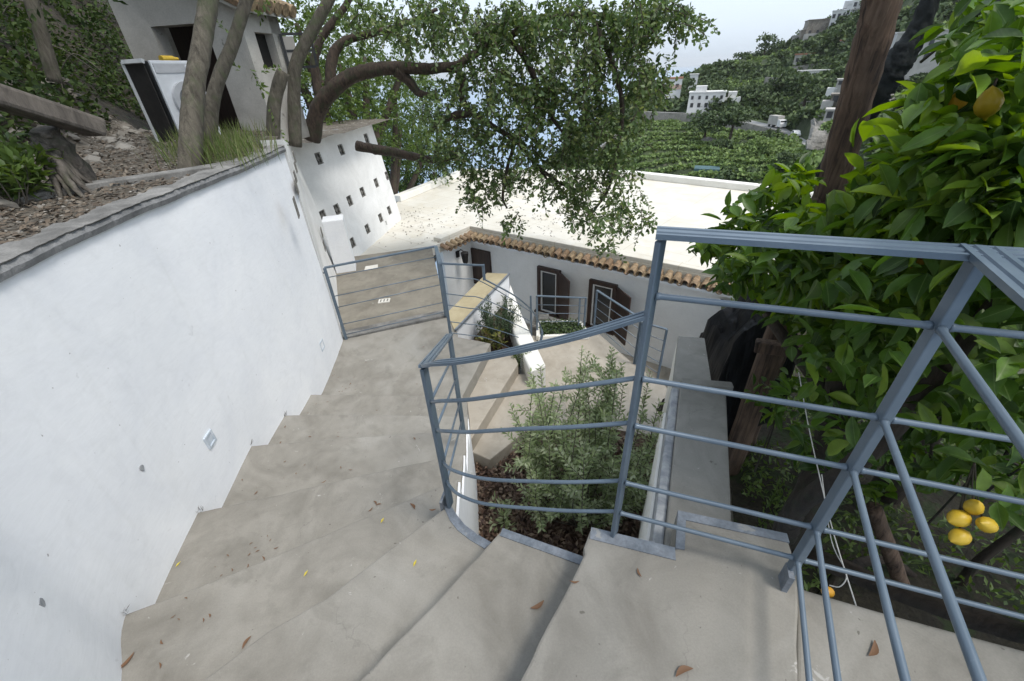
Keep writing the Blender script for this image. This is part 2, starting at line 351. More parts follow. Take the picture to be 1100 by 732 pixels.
class MB:
    def __init__(s): s.v = []; s.f = []
    def add(s, vs, fs):
        k = len(s.v); s.v += [tuple(x) for x in vs]; s.f += [tuple(i+k for i in f) for f in fs]; return s
    def prism(s, pts, zb):                                  # polygon with its own heights, down to the level zb (or by a list)
        n = len(pts); a = [Vector(p) for p in pts]
        bt = [Vector((p.x, p.y, zb if not isinstance(zb, (list, tuple)) else zb[i])) for i, p in enumerate(a)]
        ar = sum(a[i].x*a[(i+1) % n].y-a[(i+1) % n].x*a[i].y for i in range(n))
        if ar < 0: a.reverse(); bt.reverse()
        return s.add(a+bt, [tuple(range(n)), tuple(range(2*n-1, n-1, -1))]+[(i, i+n, (i+1) % n+n, (i+1) % n) for i in range(n)])
    def slab(s, pts, off):                                  # any planar polygon, extruded by the vector off
        n = len(pts); a = [Vector(p) for p in pts]; b = [p+Vector(off) for p in a]
        return s.add(a+b, [tuple(range(n)), tuple(range(2*n-1, n-1, -1))]+[(i, i+n, (i+1) % n+n, (i+1) % n) for i in range(n)])
    def box(s, c, sz, rz=0., ax=None):
        c = Vector(c); X, Y, Z = ax if ax else (Vector((math.cos(rz), math.sin(rz), 0)), Vector((-math.sin(rz), math.cos(rz), 0)), Vector((0, 0, 1)))
        vs = [c+X*(sz[0]*.5*i)+Y*(sz[1]*.5*j)+Z*(sz[2]*.5*k) for k in (-1, 1) for j in (-1, 1) for i in (-1, 1)]
        return s.add(vs, [(0, 2, 3, 1), (4, 5, 7, 6), (0, 1, 5, 4), (2, 6, 7, 3), (0, 4, 6, 2), (1, 3, 7, 5)])
    def bar(s, a, b, w, h, up=(0, 0, 1)):
        a = Vector(a); b = Vector(b); d = b-a; L = d.length; d.normalize(); u = Vector(up); sx = d.cross(u).normalized(); u = sx.cross(d).normalized()
        return s.box((a+b)/2, (L, w, h), ax=(d, -sx, u))
    def tube(s, pts, rad, n=8, cap=True, wob=0., seed=0):
        pts = [Vector(p) for p in pts]; m = len(pts); rad = [rad]*m if isinstance(rad, (int, float)) else rad
        k = len(s.v); up = None; rr = random.Random(seed)
        for i in range(m):
            t = (pts[min(i+1, m-1)]-pts[max(i-1, 0)]).normalized()
            if up is None: up = Vector((0, 0, 1)) if abs(t.z) < .9 else Vector((1, 0, 0))
            x = t.cross(up).normalized(); up = x.cross(t).normalized()
            for j in range(n):
                a = 2*math.pi*j/n; r = rad[i]*(1+(rr.uniform(-wob, wob) if wob else 0))
                s.v.append(tuple(pts[i]+x*(math.cos(a)*r)+up*(math.sin(a)*r)))
        for i in range(m-1):
            for j in range(n):
                s.f.append((k+i*n+j, k+i*n+(j+1) % n, k+(i+1)*n+(j+1) % n, k+(i+1)*n+j))
        if cap: s.f.append(tuple(k+j for j in range(n-1, -1, -1))); s.f.append(tuple(k+(m-1)*n+j for j in range(n)))
        return s
    def ribbon(s, pts, prof, up=(0, 0, 1)):                 # sweep a closed profile (across, up) along points with the up axis kept
        pts = [Vector(p) for p in pts]; m = len(pts); n = len(prof); k = len(s.v); U = Vector(up)
        for i in range(m):
            t = (pts[min(i+1, m-1)]-pts[max(i-1, 0)]).normalized(); x = t.cross(U).normalized(); u = x.cross(t).normalized()
            for a, b in prof: s.v.append(tuple(pts[i]+x*a+u*b))
        for i in range(m-1):
            for j in range(n): s.f.append((k+i*n+j, k+(i+1)*n+j, k+(i+1)*n+(j+1) % n, k+i*n+(j+1) % n))
        s.f.append(tuple(k+j for j in range(n))); s.f.append(tuple(k+(m-1)*n+j for j in range(n-1, -1, -1)))
        return s
    def build(s, name, mat, parent=None, loc=None, smooth=False, bevel=0, seg=2):
        me = bpy.data.meshes.new(name); me.from_pydata(s.v, [], s.f)
        bm = bmesh.new(); bm.from_mesh(me); bmesh.ops.recalc_face_normals(bm, faces=bm.faces); bm.to_mesh(me); bm.free()
        if loc is None and parent is None and s.v:
            a = np.array(s.v); loc = (a[:, 0].mean(), a[:, 1].mean(), a[:, 2].min())
        return link(name, me, mat, parent, loc, smooth, bevel, seg)

def spline(pts, k=8, closed=False):                          # Catmull-Rom through points
    pts = [Vector(p) for p in pts]; out = []
    for i in range(len(pts)-1):
        p0 = pts[max(i-1, 0)]; p1 = pts[i]; p2 = pts[i+1]; p3 = pts[min(i+2, len(pts)-1)]
        for j in range(k):
            t = j/k; out.append(.5*((2*p1)+(p2-p0)*t+(2*p0-5*p1+4*p2-p3)*t*t+(3*p1-p0-3*p2+p3)*t**3))
    out.append(pts[-1]); return out
def lerp_list(vals, k):
    out = []
    for i in range(len(vals)-1):
        for j in range(k): out.append(vals[i]+(vals[i+1]-vals[i])*j/k)
    out.append(vals[-1]); return out
def limb(mb, pts, r, k=6, n=9, wob=.10, seed=0):
    return mb.tube(spline(pts, k), lerp_list(r, k), n, True, wob, seed)

# leaf templates: (along, across, lift), faces
_br = [(0, 0, 0)]
for u, w in ((.10, .17), (.26, .40), (.46, .50), (.66, .43), (.85, .22)):
    ed = .22*w-.16*u*u+.02*math.sin(u*23)
    _br += [(u, -w, ed), (u, 0, -.02-.16*u*u), (u, w, .22*w-.16*u*u-.02*math.sin(u*19))]
_br.append((1, 0, -.2))
_bf = [(0, 1, 2), (0, 2, 3)]
for _k in range(4): _a = 1+3*_k; _bf += [(_a, _a+3, _a+4, _a+1), (_a+1, _a+4, _a+5, _a+2)]
_bf += [(13, 16, 14), (14, 16, 15)]
BROAD = (np.array(_br, float), _bf)
SMALL = (np.array([(0, 0, 0), (.5, -.5, .12), (1, 0, -.08), (.5, .5, .12)], float), [(0, 1, 2), (0, 2, 3)])
OVAL = (np.array([(0, 0, 0), (.3, -.42, .10), (.75, -.40, .08), (1, 0, -.05), (.75, .40, .08), (.3, .42, .10)], float)[:5], [(0, 1, 2, 3), (0, 3, 4)])
QUAD = (np.array([(0, -.5, 0), (1, -.4, .1), (.9, .5, -.05), (-.1, .45, .08)], float), [(0, 1, 2, 3)])
def nrm(a): return a/np.maximum(np.linalg.norm(a, axis=1, keepdims=True), 1e-9)
def leaf_mesh(name, c, d, n, L, W, tpl):
    N = len(c); T, F = tpl; d = nrm(d); s = nrm(np.cross(n, d)); n = np.cross(d, s); k = len(T)
    vs = c[:, None, :] + T[None, :, 0:1]*d[:, None, :]*L[:, None, None] + T[None, :, 1:2]*s[:, None, :]*W[:, None, None] + T[None, :, 2:3]*n[:, None, :]*(L if len(T) > 5 else W*1.1)[:, None, None]
    vs = vs.reshape(-1, 3).astype(np.float32)
    lt = np.array([len(f) for f in F]); fl = np.concatenate([np.array(f) for f in F])
    loops = (fl[None, :]+np.arange(N)[:, None]*k).reshape(-1).astype(np.int32)
    tot = np.tile(lt, N).astype(np.int32); st = np.concatenate([[0], np.cumsum(tot)[:-1]]).astype(np.int32)
    me = bpy.data.meshes.new(name); me.vertices.add(len(vs)); me.vertices.foreach_set('co', vs.ravel())
    me.loops.add(len(loops)); me.loops.foreach_set('vertex_index', loops)
    me.polygons.add(len(tot)); me.polygons.foreach_set('loop_start', st); me.polygons.foreach_set('loop_total', tot)
    me.update(calc_edges=True)
    if k > 5:
        uv = me.uv_layers.new(name='leaf'); uv.data.foreach_set('uv', np.tile(T[fl][:, :2]+np.array([0, .5]), (N, 1)).astype(np.float32).ravel())
    me.validate(); return me
def rnd_dir(N): return nrm(RNG.normal(size=(N, 3)))
def leaves(name, c, L, W, mat, parent=None, loc=None, tpl=SMALL, droop=.0, up=.5, d=None, smooth=False):
    c = np.asarray(c, float); N = len(c)
    d = rnd_dir(N) if d is None else np.asarray(d, float); d[:, 2] -= droop
    n = rnd_dir(N); n[:, 2] = np.abs(n[:, 2])+up
    LL = L*RNG.uniform(.65, 1.25, N); WW = W*RNG.uniform(.7, 1.2, N)
    me = leaf_mesh(name, c, d, n, LL, WW, tpl)
    return link(name, me, mat, parent, loc if loc is not None else (None if parent is not None else tuple(c.mean(0))), smooth)
def sprays(centers, dirs, length, per, spread, droop=.3):     # leaves set along small twigs: returns leaf roots and leaf directions
    C = []; D = []
    for c, d in zip(centers, dirs):
        d = d/np.linalg.norm(d); L = length*RNG.uniform(.6, 1.3)
        t = np.linspace(.05, 1, per); p = c+np.outer(t*L, d); p[:, 2] -= droop*L*t*t
        s = rnd_dir(per); s = s-np.outer(s @ d, d); s = nrm(s)
        C.append(p+s*.004); D.append(d*.55+s*spread)
    return np.concatenate(C), np.concatenate(D)

print('helpers ready')

# ================================================================ STAIRCASE
r = .165
def xy(*pts): return list(pts)
def at(z, pts): return [Vector((p[0], p[1], z)) for p in pts]
OUT = [(-.33, 1.25), (-.36, 2.06), (-.42, 2.70), (-.52, 3.22)]
def outx(y):
    for (xa, ya), (xb, yb) in zip(OUT, OUT[1:]):
        if y <= yb: return xa+(xb-xa)*(y-ya)/(yb-ya)
    return OUT[-1][0]
WALLP = [(-.55, -1.25), (-.78, -.75), (-1.02, -.22), (-1.32, .27), (-1.565, .66), (-1.735, .92), (-1.85, 1.5), (-1.945, 2.18), (-1.972, 2.69), (-1.985, 3.15), (-2.03, 3.75), (-2.095, 4.38)]
stair = thing('staircase', 'grey concrete winding staircase descending between the white wall and the leaf-filled planting bed', 'staircase', (-.6, 1.5, -1.4))
def step(pts, z, th=.30, mat='tread', nm='step', rough=True):
    out = []; n = len(pts)
    for i in range(n):
        a, b = Vector((*pts[i], 0)), Vector((*pts[(i+1) % n], 0)); L = (b-a).length; m = max(1, int(L/.045)); nn = Vector((-(b-a).y, (b-a).x, 0)).normalized()
        for q in range(m):
            p = a.lerp(b, q/m); j = (noise.noise(p*9+Vector((0, 0, z*7)))*.004+noise.noise(p*31+Vector((0, 0, z*7)))*.003) if q else 0
            out.append((p.x+nn.x*j, p.y+nn.y*j))
    mb = MB(); mb.prism(at(z, out), z-th)
    return mb.build(nm, mat, stair, bevel=.009, seg=2)
g = lambda x, y, z: tuple(P(x, y, z)[:2])
# top landing
step([g(635, 567, 0), g(725, 589, 0), g(728, 549, 0), g(845, 574, 0), g(856, 612, 0), g(858, 645, 0), g(858, 732, 0), (.72, -.9), (-.85, -1.1), (-.62, -.46), g(558, 732, 0), (.10, .625), g(628, 595, 0), g(627, 588, 0)], 0, .28, 'slab', 'top_landing')
step([g(540, 568, -r), g(632, 601, -r), (.30, .62), (.0, .1), (-.85, -1.0), (-1.15, -.75), (-1.32, -.28), (-.95, .08), (-.527, .517), (-.30, .752)], -r, .25)
step([(-.372, 1.222), g(484, 543, -.33), g(491, 554, -.33), g(499, 564, -.33), g(512, 574, -.33), g(529, 584, -.33), (-.05, .80), (-.5, .3), (-1.2, -.4), (-1.45, .32), (-1.138, .593), (-.97, .742), (-.787, .850), (-.57, 1.05)], -2*r, .25)
def nose(z, a, b, c): return a, b, c
NOS = [((-1.726, .903), (-1.33, 1.065), (-.9, 1.27), (-.34, 1.53)), ((-1.854, 1.52), (-1.5, 1.60), (-1.0, 1.72), (-.352, 1.87)),
       ((-1.956, 2.184), (-1.5, 2.205), (-1.0, 2.225), (-.375, 2.24)), ((-1.969, 2.686), (-1.4, 2.655), (-.9, 2.61), (-.40, 2.56)), ((-1.981, 3.151), (-1.4, 3.10), (-.9, 3.05), (-.45, 2.98))]
prev = [(-1.5, .35), (-1.138, .593), (-.787, .847), (-.331, 1.25)]
def wallpush(p): return (p[0]-.10, p[1])
for k, ns in enumerate(NOS):
    z = -(3+k)*r
    back = [(p[0]*1., p[1]-.06) for p in prev]
    mid = [(-1.80, 1.0)] if k == 1 else []
    pts = [wallpush(ns[0]), ns[0]]+list(ns[1:])+[back[-1]]+back[::-1][1:]
    pts.append((back[0][0]-.12, back[0][1]+.02))
    if k == 0: pts[-1] = (-1.66, .64)
    if k == 1: pts[-1] = (-1.80, .86)
    step(pts, z, .27); prev = list(ns)
ld = -8*r
def G(x, y): return tuple(P(x, y, ld)[:2])
step([(-2.14, 3.08), (-2.2, 4.42), G(372, 364), G(480, 341), (-.70, 4.55), G(492, 362), G(527, 369), G(497, 425), (-.45, 2.9), (-.9, 2.98), (-1.4, 3.05)], ld, .30, 'tread', 'lower_landing')
# side wall carrying the steps, white towards the bed
mb = MB(); ys = [1.29, 1.53, 1.87, 2.24, 2.56, 2.98, 3.2]
for i in range(len(ys)-1):
    z = -(3+i)*r-.028; ya, yb = ys[i], ys[i+1]
    mb.prism(at(z, [(outx(ya)-.05, ya), (outx(ya)+.012, ya), (outx(yb)+.012, yb), (outx(yb)-.05, yb)]), [-2.45]*4)
cv = [P(484, 543, -.33), P(491, 554, -.33), P(499, 564, -.33), P(512, 574, -.33), P(529, 584, -.33), P(540, 570, -.33)]
for a, b in zip(cv, cv[1:]):
    inn = Vector((-.02, -.05, 0))
    mb.prism([Vector((q.x, q.y, -.37)) for q in (a, b, b+inn, a+inn)], -2.4)
mb.build('side_wall', 'white', stair)
# painted edge strips along the open side
def strip(px, z, w, inward, nm='edge_strip'):
    ps = [P(x, y, z) for x, y in px]; mb = MB(); iv = Vector((inward[0], inward[1], 0)).normalized()*w
    for a, b in zip(ps, ps[1:]):
        mb.prism([q+Vector((0, 0, .004)) for q in (a, b, b+iv, a+iv)], z-.1)
    return mb.build(nm, 'edge', stair)
pts = [P(484, 543, -.33), P(491, 554, -.33), P(499, 564, -.33), P(512, 574, -.33), P(528, 583.5, -.33)]
mb = MB(); ins = [p+Vector((-.030, -.026, 0)) for p in pts]; ins[0] = pts[0]+Vector((-.035, 0, 0))
for i in range(4): mb.prism([q+Vector((0, 0, .004)) for q in (pts[i], pts[i+1], ins[i+1], ins[i])], -.40)
mb.build('edge_strip', 'edge', stair)
strip([(540, 568), (632, 600.5)], -r, .034, (-.35, -.9))
strip([(635, 567), (725, 589)], 0, .045, (-.3, -1))
strip([(728, 549), (845, 574)], 0, .034, (-.3, -1))
strip([(725.5, 589.5), (727.9, 551.5)], 0.0025, .03, (1, -.2))
# low slab to the right of the top landing
mb = MB(); mb.prism(at(-.05, [(.70, -.9), g(859, 733, -.02), g(859, 645, -.02), g(857, 622, -.02), g(868, 634, -.05), g(940, 655, -.05), g(1010, 674, -.05), g(1100, 698, -.05), (2.3, .17), (2.3, -1.0)]), -.33)
tag(mb.build('concrete_ledge', 'slab', None, bevel=.012, seg=3), 'weathered concrete ledge slab under the railing, beside the top landing and above the lemon orchard', 'ledge')

# ================================================================ STAIR WALL
swall = thing('stair_wall', 'tall white plastered curved wall on the left of the winding stairs with a rough concrete coping', 'wall', (-1.9, 2., -1.5))
pl = spline([(x, y, 0) for x, y in WALLP], 8)
def offs(pl, d):
    out = []
    for i, p in enumerate(pl):
        t = (pl[min(i+1, len(pl)-1)]-pl[max(i-1, 0)]).normalized(); out.append(p+Vector((-t.y, t.x, 0))*d)
    return out
def wav(i, a=.0015): return a*math.sin(i*.9)+a*math.sin(i*.37+1)
ptop = lambda i: .845+wav(i)
inn = pl; outr = offs(pl, .22)
mb = MB(); n = len(pl); vs = []; NZ = 14
for i in range(n):
    for k in range(NZ+1):
        z = -1.9+(ptop(i)+1.9)*k/NZ
        q = Vector((inn[i].x, inn[i].y, z)); w = noise.noise(q*1.3)*.012+noise.noise(q*4)*.004
        t = (pl[min(i+1, n-1)]-pl[max(i-1, 0)]).normalized(); vs.append(q+Vector((t.y, -t.x, 0))*w)
for i in range(n): vs.append(Vector((outr[i].x, outr[i].y, ptop(i))))
for i in range(n): vs.append(Vector((outr[i].x, outr[i].y, -1.9)))
fs = [(i*(NZ+1)+k, (i+1)*(NZ+1)+k, (i+1)*(NZ+1)+k+1, i*(NZ+1)+k+1) for i in range(n-1) for k in range(NZ)]
o1 = n*(NZ+1); o2 = o1+n
fs += [(i*(NZ+1)+NZ, (i+1)*(NZ+1)+NZ, o1+i+1, o1+i) for i in range(n-1)]+[(o1+i, o1+i+1, o2+i+1, o2+i) for i in range(n-1)]
fs += [tuple([(n-1)*(NZ+1)+k for k in range(NZ+1)]+[o1+n-1, o2+n-1])]
mb.add(vs, fs); wfo = mb.build('wall_face', 'white', swall, smooth=True); es = wfo.modifiers.new('crease', 'EDGE_SPLIT'); es.split_angle = .6
# coping: dark lower edge and pale top, irregular
def coping(pl, zf, ain, aout, th, nm, mat, par, jag=.006, sd=3):
    rr = random.Random(sd); mb = MB(); k = 0; n = len(pl); vs = []; a = offs(pl, -ain); b = offs(pl, aout)
    for i in range(n):
        q0 = pl[i]; z = zf(i); j = rr.uniform(-jag, jag)+noise.noise(Vector((q0.x*5, q0.y*5, sd)))*.002+noise.noise(Vector((q0.x*14, q0.y*14, sd)))*.002; j2 = rr.uniform(-jag, jag)+noise.noise(Vector((q0.x*7, q0.y*7, sd+4)))*.012
        t = (pl[min(i+1, n-1)]-pl[max(i-1, 0)]).normalized(); nn = Vector((t.y, -t.x, 0))
        A = a[i]+nn*j; Bq = b[i]-nn*j2*2
        vs += [(A.x, A.y, z), (A.x+nn.x*(.006+j), A.y+nn.y*(.006+j), z+th*.55), (A.x-nn.x*.010, A.y-nn.y*.010, z+th+j*.5), ((A.x+Bq.x)/2, (A.y+Bq.y)/2, z+th+.004+j2*.6), (Bq.x, Bq.y, z+th+j2), (Bq.x, Bq.y, z)]
    fs = []
    for i in range(n-1):
        for q in range(6): fs.append((i*6+q, i*6+(q+1) % 6, (i+1)*6+(q+1) % 6, (i+1)*6+q))
    fs += [tuple(range(6)), tuple((n-1)*6+q for q in range(5, -1, -1))]
    mb.add(vs, fs); return mb.build(nm, mat, par)
plf = spline([(x, y, 0) for x, y in WALLP], 26)
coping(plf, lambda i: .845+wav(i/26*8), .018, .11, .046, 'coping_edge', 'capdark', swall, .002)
coping(plf, lambda i: .8915+wav(i/26*8), .012, .115, .012, 'coping', 'cap', swall, .003, 5)
def wallpt(x, y):                                            # where the sight line meets the curved wall
    best = None
    for a, b in zip(pl, pl[1:]):
        d = b-a; q = PP(x, y, a, (d.y, -d.x, 0)); u = (Vector((q.x, q.y, 0))-Vector((a.x, a.y, 0))).dot(d)/d.dot(d)
        if -.01 <= u <= 1.01 and q.y > 0:
            if best is None: best = (q, d.normalized())
    return best
for (x, y, sz) in ((225, 472, .075), (345.5, 371, .09)):
    q, d = wallpt(x, y); nn = Vector((d.y, -d.x, 0))
    mb = MB(); Z = Vector((0, 0, 1)); h = sz/2; tk = .016
    for s in (-1, 1):
        mb.box(q+nn*.001+d*(s*h), (tk, .016, sz+tk), ax=(d, nn, Z)); mb.box(q+nn*.001+Z*(s*h), (sz-tk, .016, tk), ax=(d, nn, Z))
    f = mb.build('wall_light', 'lampglass', swall, bevel=.003)
    mb = MB(); mb.box(q-nn*.002, (sz-tk, .010, sz-tk), ax=(d, nn, Z)); mb.build('lamp_glass', 'lampglass', f)
# scuffs: little plugs of cut cable in the plaster
for (x, y) in ((152, 503), (44, 648)):
    q, d = wallpt(x, y); nn = Vector((d.y, -d.x, 0)); mb = MB()
    c0 = [q+nn*.003+d*(math.cos(a)*.018*random.uniform(.6, 1.2))+Vector((0, 0, 1))*(math.sin(a)*.02*random.uniform(.6, 1.2)) for a in np.linspace(0, 6.28, 9)[:-1]]
    mb.slab(c0, -nn*.006); mb.build('mortar_patch', 'stripe', swall)

# continuation of that wall with slot vents, and the square pier
w2b = P(431, 236, -2.); w2l = P(375, 285, -2.); w2d = (w2b-w2l).normalized(); w2n = Vector((w2d.y, -w2d.x, 0))
w2up = Vector((0, 0, 2.45))-w2n*.30; w2N = w2d.cross(w2up).normalized()
def W2(x, y): return PP(x, y, w2b, w2N)
ctop = W2(312, 156); cbot = W2(372, 300)
mb = MB()
e0 = Vector((-2.115, 4.40, 0))
A0 = Vector((-2.115, 4.40, -1.9)); A1 = Vector((-2.20, 4.40, .83)); B0 = Vector((cbot.x+.05, cbot.y-.1, -2.2)); B1 = Vector((ctop.x+.02, ctop.y-.05, ctop.z+.02))
A1 = PP(304, 150, e0, (0, 1, 0)); 
mb.slab([A0, B0, B1, A1], (-.22, 0, 0))
vwall = thing('vent_wall', 'narrow receding white wall with slot vents between the stair wall and the big retaining wall', 'wall', (-2.8, 6.4, -2.2))
mb.build('wall_face', 'white2', vwall)
vN = (B0-A0).cross(A1-A0).normalized()
if vN.x < 0: vN = -vN
vd = (B0-A0); vd.z = 0; vd.normalize(); vup = vN.cross(vd).normalized(); vup = vup if vup.z > 0 else -vup
for (x, y, hh) in ((316, 169, .13), (317.5, 180, .13), (317, 190, .13), (318.5, 201, .16), (318, 223, .22), (345.5, 250, .16), (348, 264, .16)):
    q = PP(x, y, A0, vN); mb = MB(); mb.box(q+vN*.002, (.12, .008, hh*.8), ax=(vd, vN, vup)); mb.build('vent', 'vent', vwall)
pb = P(372, 298, -1.6); mb = MB()
px_, py_ = Vector((.96, .28, 0)), Vector((-.28, .96, 0))
mb.box(pb+Vector((-.02, .16, .51)), (.34, .34, 1.04), ax=(px_, py_, Vector((0, 0, 1))))
tag(mb.build('square_pier', 'white', None, bevel=.012), 'short square white pier standing by the gate against the vent wall', 'pier')

# ================================================================ RETAINING WALL WITH SQUARE VENTS
rw = thing('retaining_wall', 'tall white retaining wall dotted with small square vents beside the flat cream roof', 'wall', tuple(w2l))
back = Vector((-.55, .08, 0))
face = [W2(308, 160), W2(399, 133.5), W2(431.5, 236), W2(374, 287)]
face[0] = ctop+(ctop-W2(399, 133.5)).normalized()*.5; face[3] = face[3]-w2d*2.2
def cut(o, boxes):                                       # cut real openings, then drop the cutter
    c = MB()
    for b_ in boxes: c.box(*b_[:2], ax=b_[2])
    me = bpy.data.meshes.new('cutter'); me.from_pydata(c.v, [], c.f); bm = bmesh.new(); bm.from_mesh(me); bmesh.ops.recalc_face_normals(bm, faces=bm.faces); bm.to_mesh(me); bm.free()
    k = bpy.data.objects.new('cutter', me); COL.objects.link(k); m = o.modifiers.new('cut', 'BOOLEAN'); m.operation = 'DIFFERENCE'; m.object = k; m.solver = 'EXACT'
    bpy.context.view_layer.update(); dg = bpy.context.evaluated_depsgraph_get(); nm = bpy.data.meshes.new_from_object(o.evaluated_get(dg)); o.modifiers.clear(); o.data = nm; bpy.data.objects.remove(k)
mb = MB(); mb.slab(face, back); w2o = mb.build('wall_face', 'white2', rw)
mb = MB(); a, b = face[0], face[1]
up = Vector((0, 0, 1))
mb.bar(a+Vector((.03, 0, .022))+back*.46, b+Vector((.03, 0, .022))+back*.46+w2d*.03, .62, .045)
mb.build('coping', 'cap', rw, bevel=.008)
w2u = w2up.normalized()
VENTS = [(342.7, 170.4), (366.8, 161), (393.9, 149), (416, 188.9), (404.4, 196.7), (389.7, 206.6), (375.9, 215.9), (362.4, 225.2), (347.6, 232), (418.4, 226.2), (409.1, 234.3), (395, 246.1), (378.9, 260.9)]
N2 = w2N if w2N.x > 0 else -w2N; ax2 = (w2d, N2, w2u); s = .108
cut(w2o, [(W2(x, y), (2*s, .16, 2*s), ax2) for x, y in VENTS]+[(W2(415, 240), (.08, .14, .11), ax2)])
for i, (x, y) in enumerate(VENTS):
    q = W2(x, y)-N2*.035; mb = MB()
    for sg in (-1, 1):
        mb.box(q+w2d*(sg*(s-.013)), (.026, .03, 2*s), ax=ax2); mb.box(q+w2u*(sg*(s-.013)), (2*s-.052, .03, .026), ax=ax2)
    mb.box(q-N2*.03, (2*s-.004, .02, 2*s-.004), ax=ax2)
    dg = (w2d+w2u).normalized(); dg2 = (w2u-w2d).normalized()
    mb.box(q, (.085, .024, .085), ax=(dg, N2, dg2)); mb.box(q, (2*s-.06, .018, .016), ax=ax2); mb.box(q, (.016, .017, 2*s-.06), ax=ax2)
    mb.build('vent', 'vent', rw)

# ================================================================ GATE, LANDING BEYOND IT
fl = -1.5
ft = [P(368, 364, fl), P(372, 300, fl), P(380, 293, fl), P(393, 277, fl), P(463.5, 264.5, fl), P(470, 285, fl), P(482, 337, fl)]
ft[0] = Vector((-2.25, 4.55, fl)); ft[-1] = Vector((-.86, 4.97, fl)); ft[-2] = (ft[-1]+ft[-3])/2
path = MB().prism([ft[0], Vector((-3.3, 7.2, fl)), Vector((-3.6, 8.2, fl)), ft[3]+Vector((-.3, .1, 0)), ft[4], ft[5], ft[6]], fl-.12)
lp = thing('roof_path', 'raised concrete path behind the gate, ending at the edge of the cream roof', 'path', (-2, 6.4, fl-.12))
path.build('path_top', 'ramp', lp, bevel=.01)
mb = MB(); rim = [ft[0], ft[6], ft[5], ft[4], ft[3]+Vector((-.3, .1, 0)), Vector((-3.6, 8.2, fl))]
mb.prism([Vector((q.x*.999, q.y, fl-.122)) for q in rim], -4.4); mb.build('path_wall', 'white', lp)
mb = MB(); a, b = P(371, 361, ld+.01), P(481, 337, ld+.01)
mb.prism([Vector((-2.17, 4.40, ld+.012)), Vector((-.84, 4.90, ld+.012)), Vector((-.86, 5.07, ld+.012)), Vector((-2.19, 4.60, ld+.012))], fl-.1)
mb.build('threshold', 'cap', lp, bevel=.008)
def plate(px, z, nm, label, slots):
    ps = [P(x, y, z) for x, y in px]; c = sum(ps, Vector())/4; t = thing(nm, label, 'drain cover', tuple(c))
    MB().prism([p+Vector((0, 0, .014)) for p in ps], z-.01).build('plate', 'drain', t)
    for k in slots:
        a = ps[0].lerp(ps[1], k[0]).lerp(ps[3].lerp(ps[2], k[0]), k[2]); b = ps[0].lerp(ps[1], k[1]).lerp(ps[3].lerp(ps[2], k[1]), k[2])
        a2 = ps[0].lerp(ps[1], k[0]).lerp(ps[3].lerp(ps[2], k[0]), k[3]); b2 = ps[0].lerp(ps[1], k[1]).lerp(ps[3].lerp(ps[2], k[1]), k[3])
        MB().prism([q+Vector((0, 0, .018)) for q in (a, b, b2, a2)], z+.001).build('slot', 'vent', t)
plate([(391.5, 291), (406, 288.5), (406, 285), (393, 287)], fl, 'drain_cover', 'plain pale stone plate farther along the path behind the gate', [])
plate([(406, 326.5), (418.5, 325), (419.5, 321), (407.5, 322.5)], fl, 'drain_cover', 'small pale plate with three dark slots on the path just behind the gate', [(.16, .26, .2, .8), (.45, .55, .2, .8), (.74, .84, .2, .8)])

def rod(a, b, r_, n=10):
    a = Vector(a); b = Vector(b); d = (b-a).normalized(); w = r_*1.22
    return MB().tube([a, a+d*.005, a+d*.010, a+d*.013, b-d*.013, b-d*.010, b-d*.005, b], [w, w*1.04, w*.92, r_, r_, w*.92, w*1.04, w], n)
# ---- railing profile helpers
FLAT = [(-.028, -.002), (.028, -.002), (.028, .010), (.019, .010), (.017, .006), (.010, .006), (.008, .010), (-.008, .010), (-.010, .006), (-.017, .006), (-.019, .010), (-.028, .010)]
FLATS = [(-.016, -.007), (.016, -.007), (.016, .007), (-.016, .007)]
HB = [.950, .706, .536, .285, .128]
A = P(659.5, 574, 0); B = P(484, 543, -.33); Kp = Vector((.833, .672, 0)); Cc = P(498, 464, -.66)
rl = thing('stair_railing', 'blue-grey steel railing curving along the stairs with a steep corner post in the foreground', 'railing', (.33, .86, 0))
def post(base, top, w, d, yaw, nm, par, mat='metal', bev=.003):
    ax = Vector((math.cos(yaw), math.sin(yaw), 0)); b = Vector(base)
    mb = MB(); mb.box(b+Vector((0, 0, (top-b.z)/2)), (w, d, top-b.z), ax=(ax, Vector((-ax.y, ax.x, 0)), Vector((0, 0, 1))))
    return mb.build(nm, mat, par, bevel=bev)
yawAK = math.atan2(Kp.y-A.y, Kp.x-A.x); dAK = Vector((math.cos(yawAK), math.sin(yawAK), 0)); yawBr = math.radians(-117); dBr = Vector((math.cos(yawBr), math.sin(yawBr), 0))
post(A, 1.085, .036, .014, yawAK+1.2, 'post', rl)
pK = post(Kp+Vector((0, 0, -.06)), 1.085, .026, .024, yawAK+.30, 'corner_post', rl)
post(B, .495, .042, .016, 1.3, 'post', rl); post(Cc, .115, .040, .014, 1.2, 'post', rl)
def zl(v, z): return Vector((v.x, v.y, z))
MB().ribbon([zl(A-dAK*.012, 1.095), zl(Kp+dAK*1.6, 1.095)], FLAT).build('handrail', 'metal', rl)
MB().ribbon([zl(Kp-dBr*.02, 1.098), zl(Kp+dBr*1.7, 1.098)], FLAT).build('handrail', 'metal', rl)
for h in HB:
    rod(zl(A, h)+dAK*.008, zl(Kp, h)-dAK*.012, .0075).build('rail', 'metal', rl, smooth=True)
    rod(zl(Kp+dAK*.015, h), zl(Kp+dAK*1.6, h), .0075).build('rail', 'metal', rl, smooth=True)
    rod(zl(Kp+dBr*.014, h), zl(Kp+dBr*1.7, h), .0075).build('rail', 'metal', rl, smooth=True)
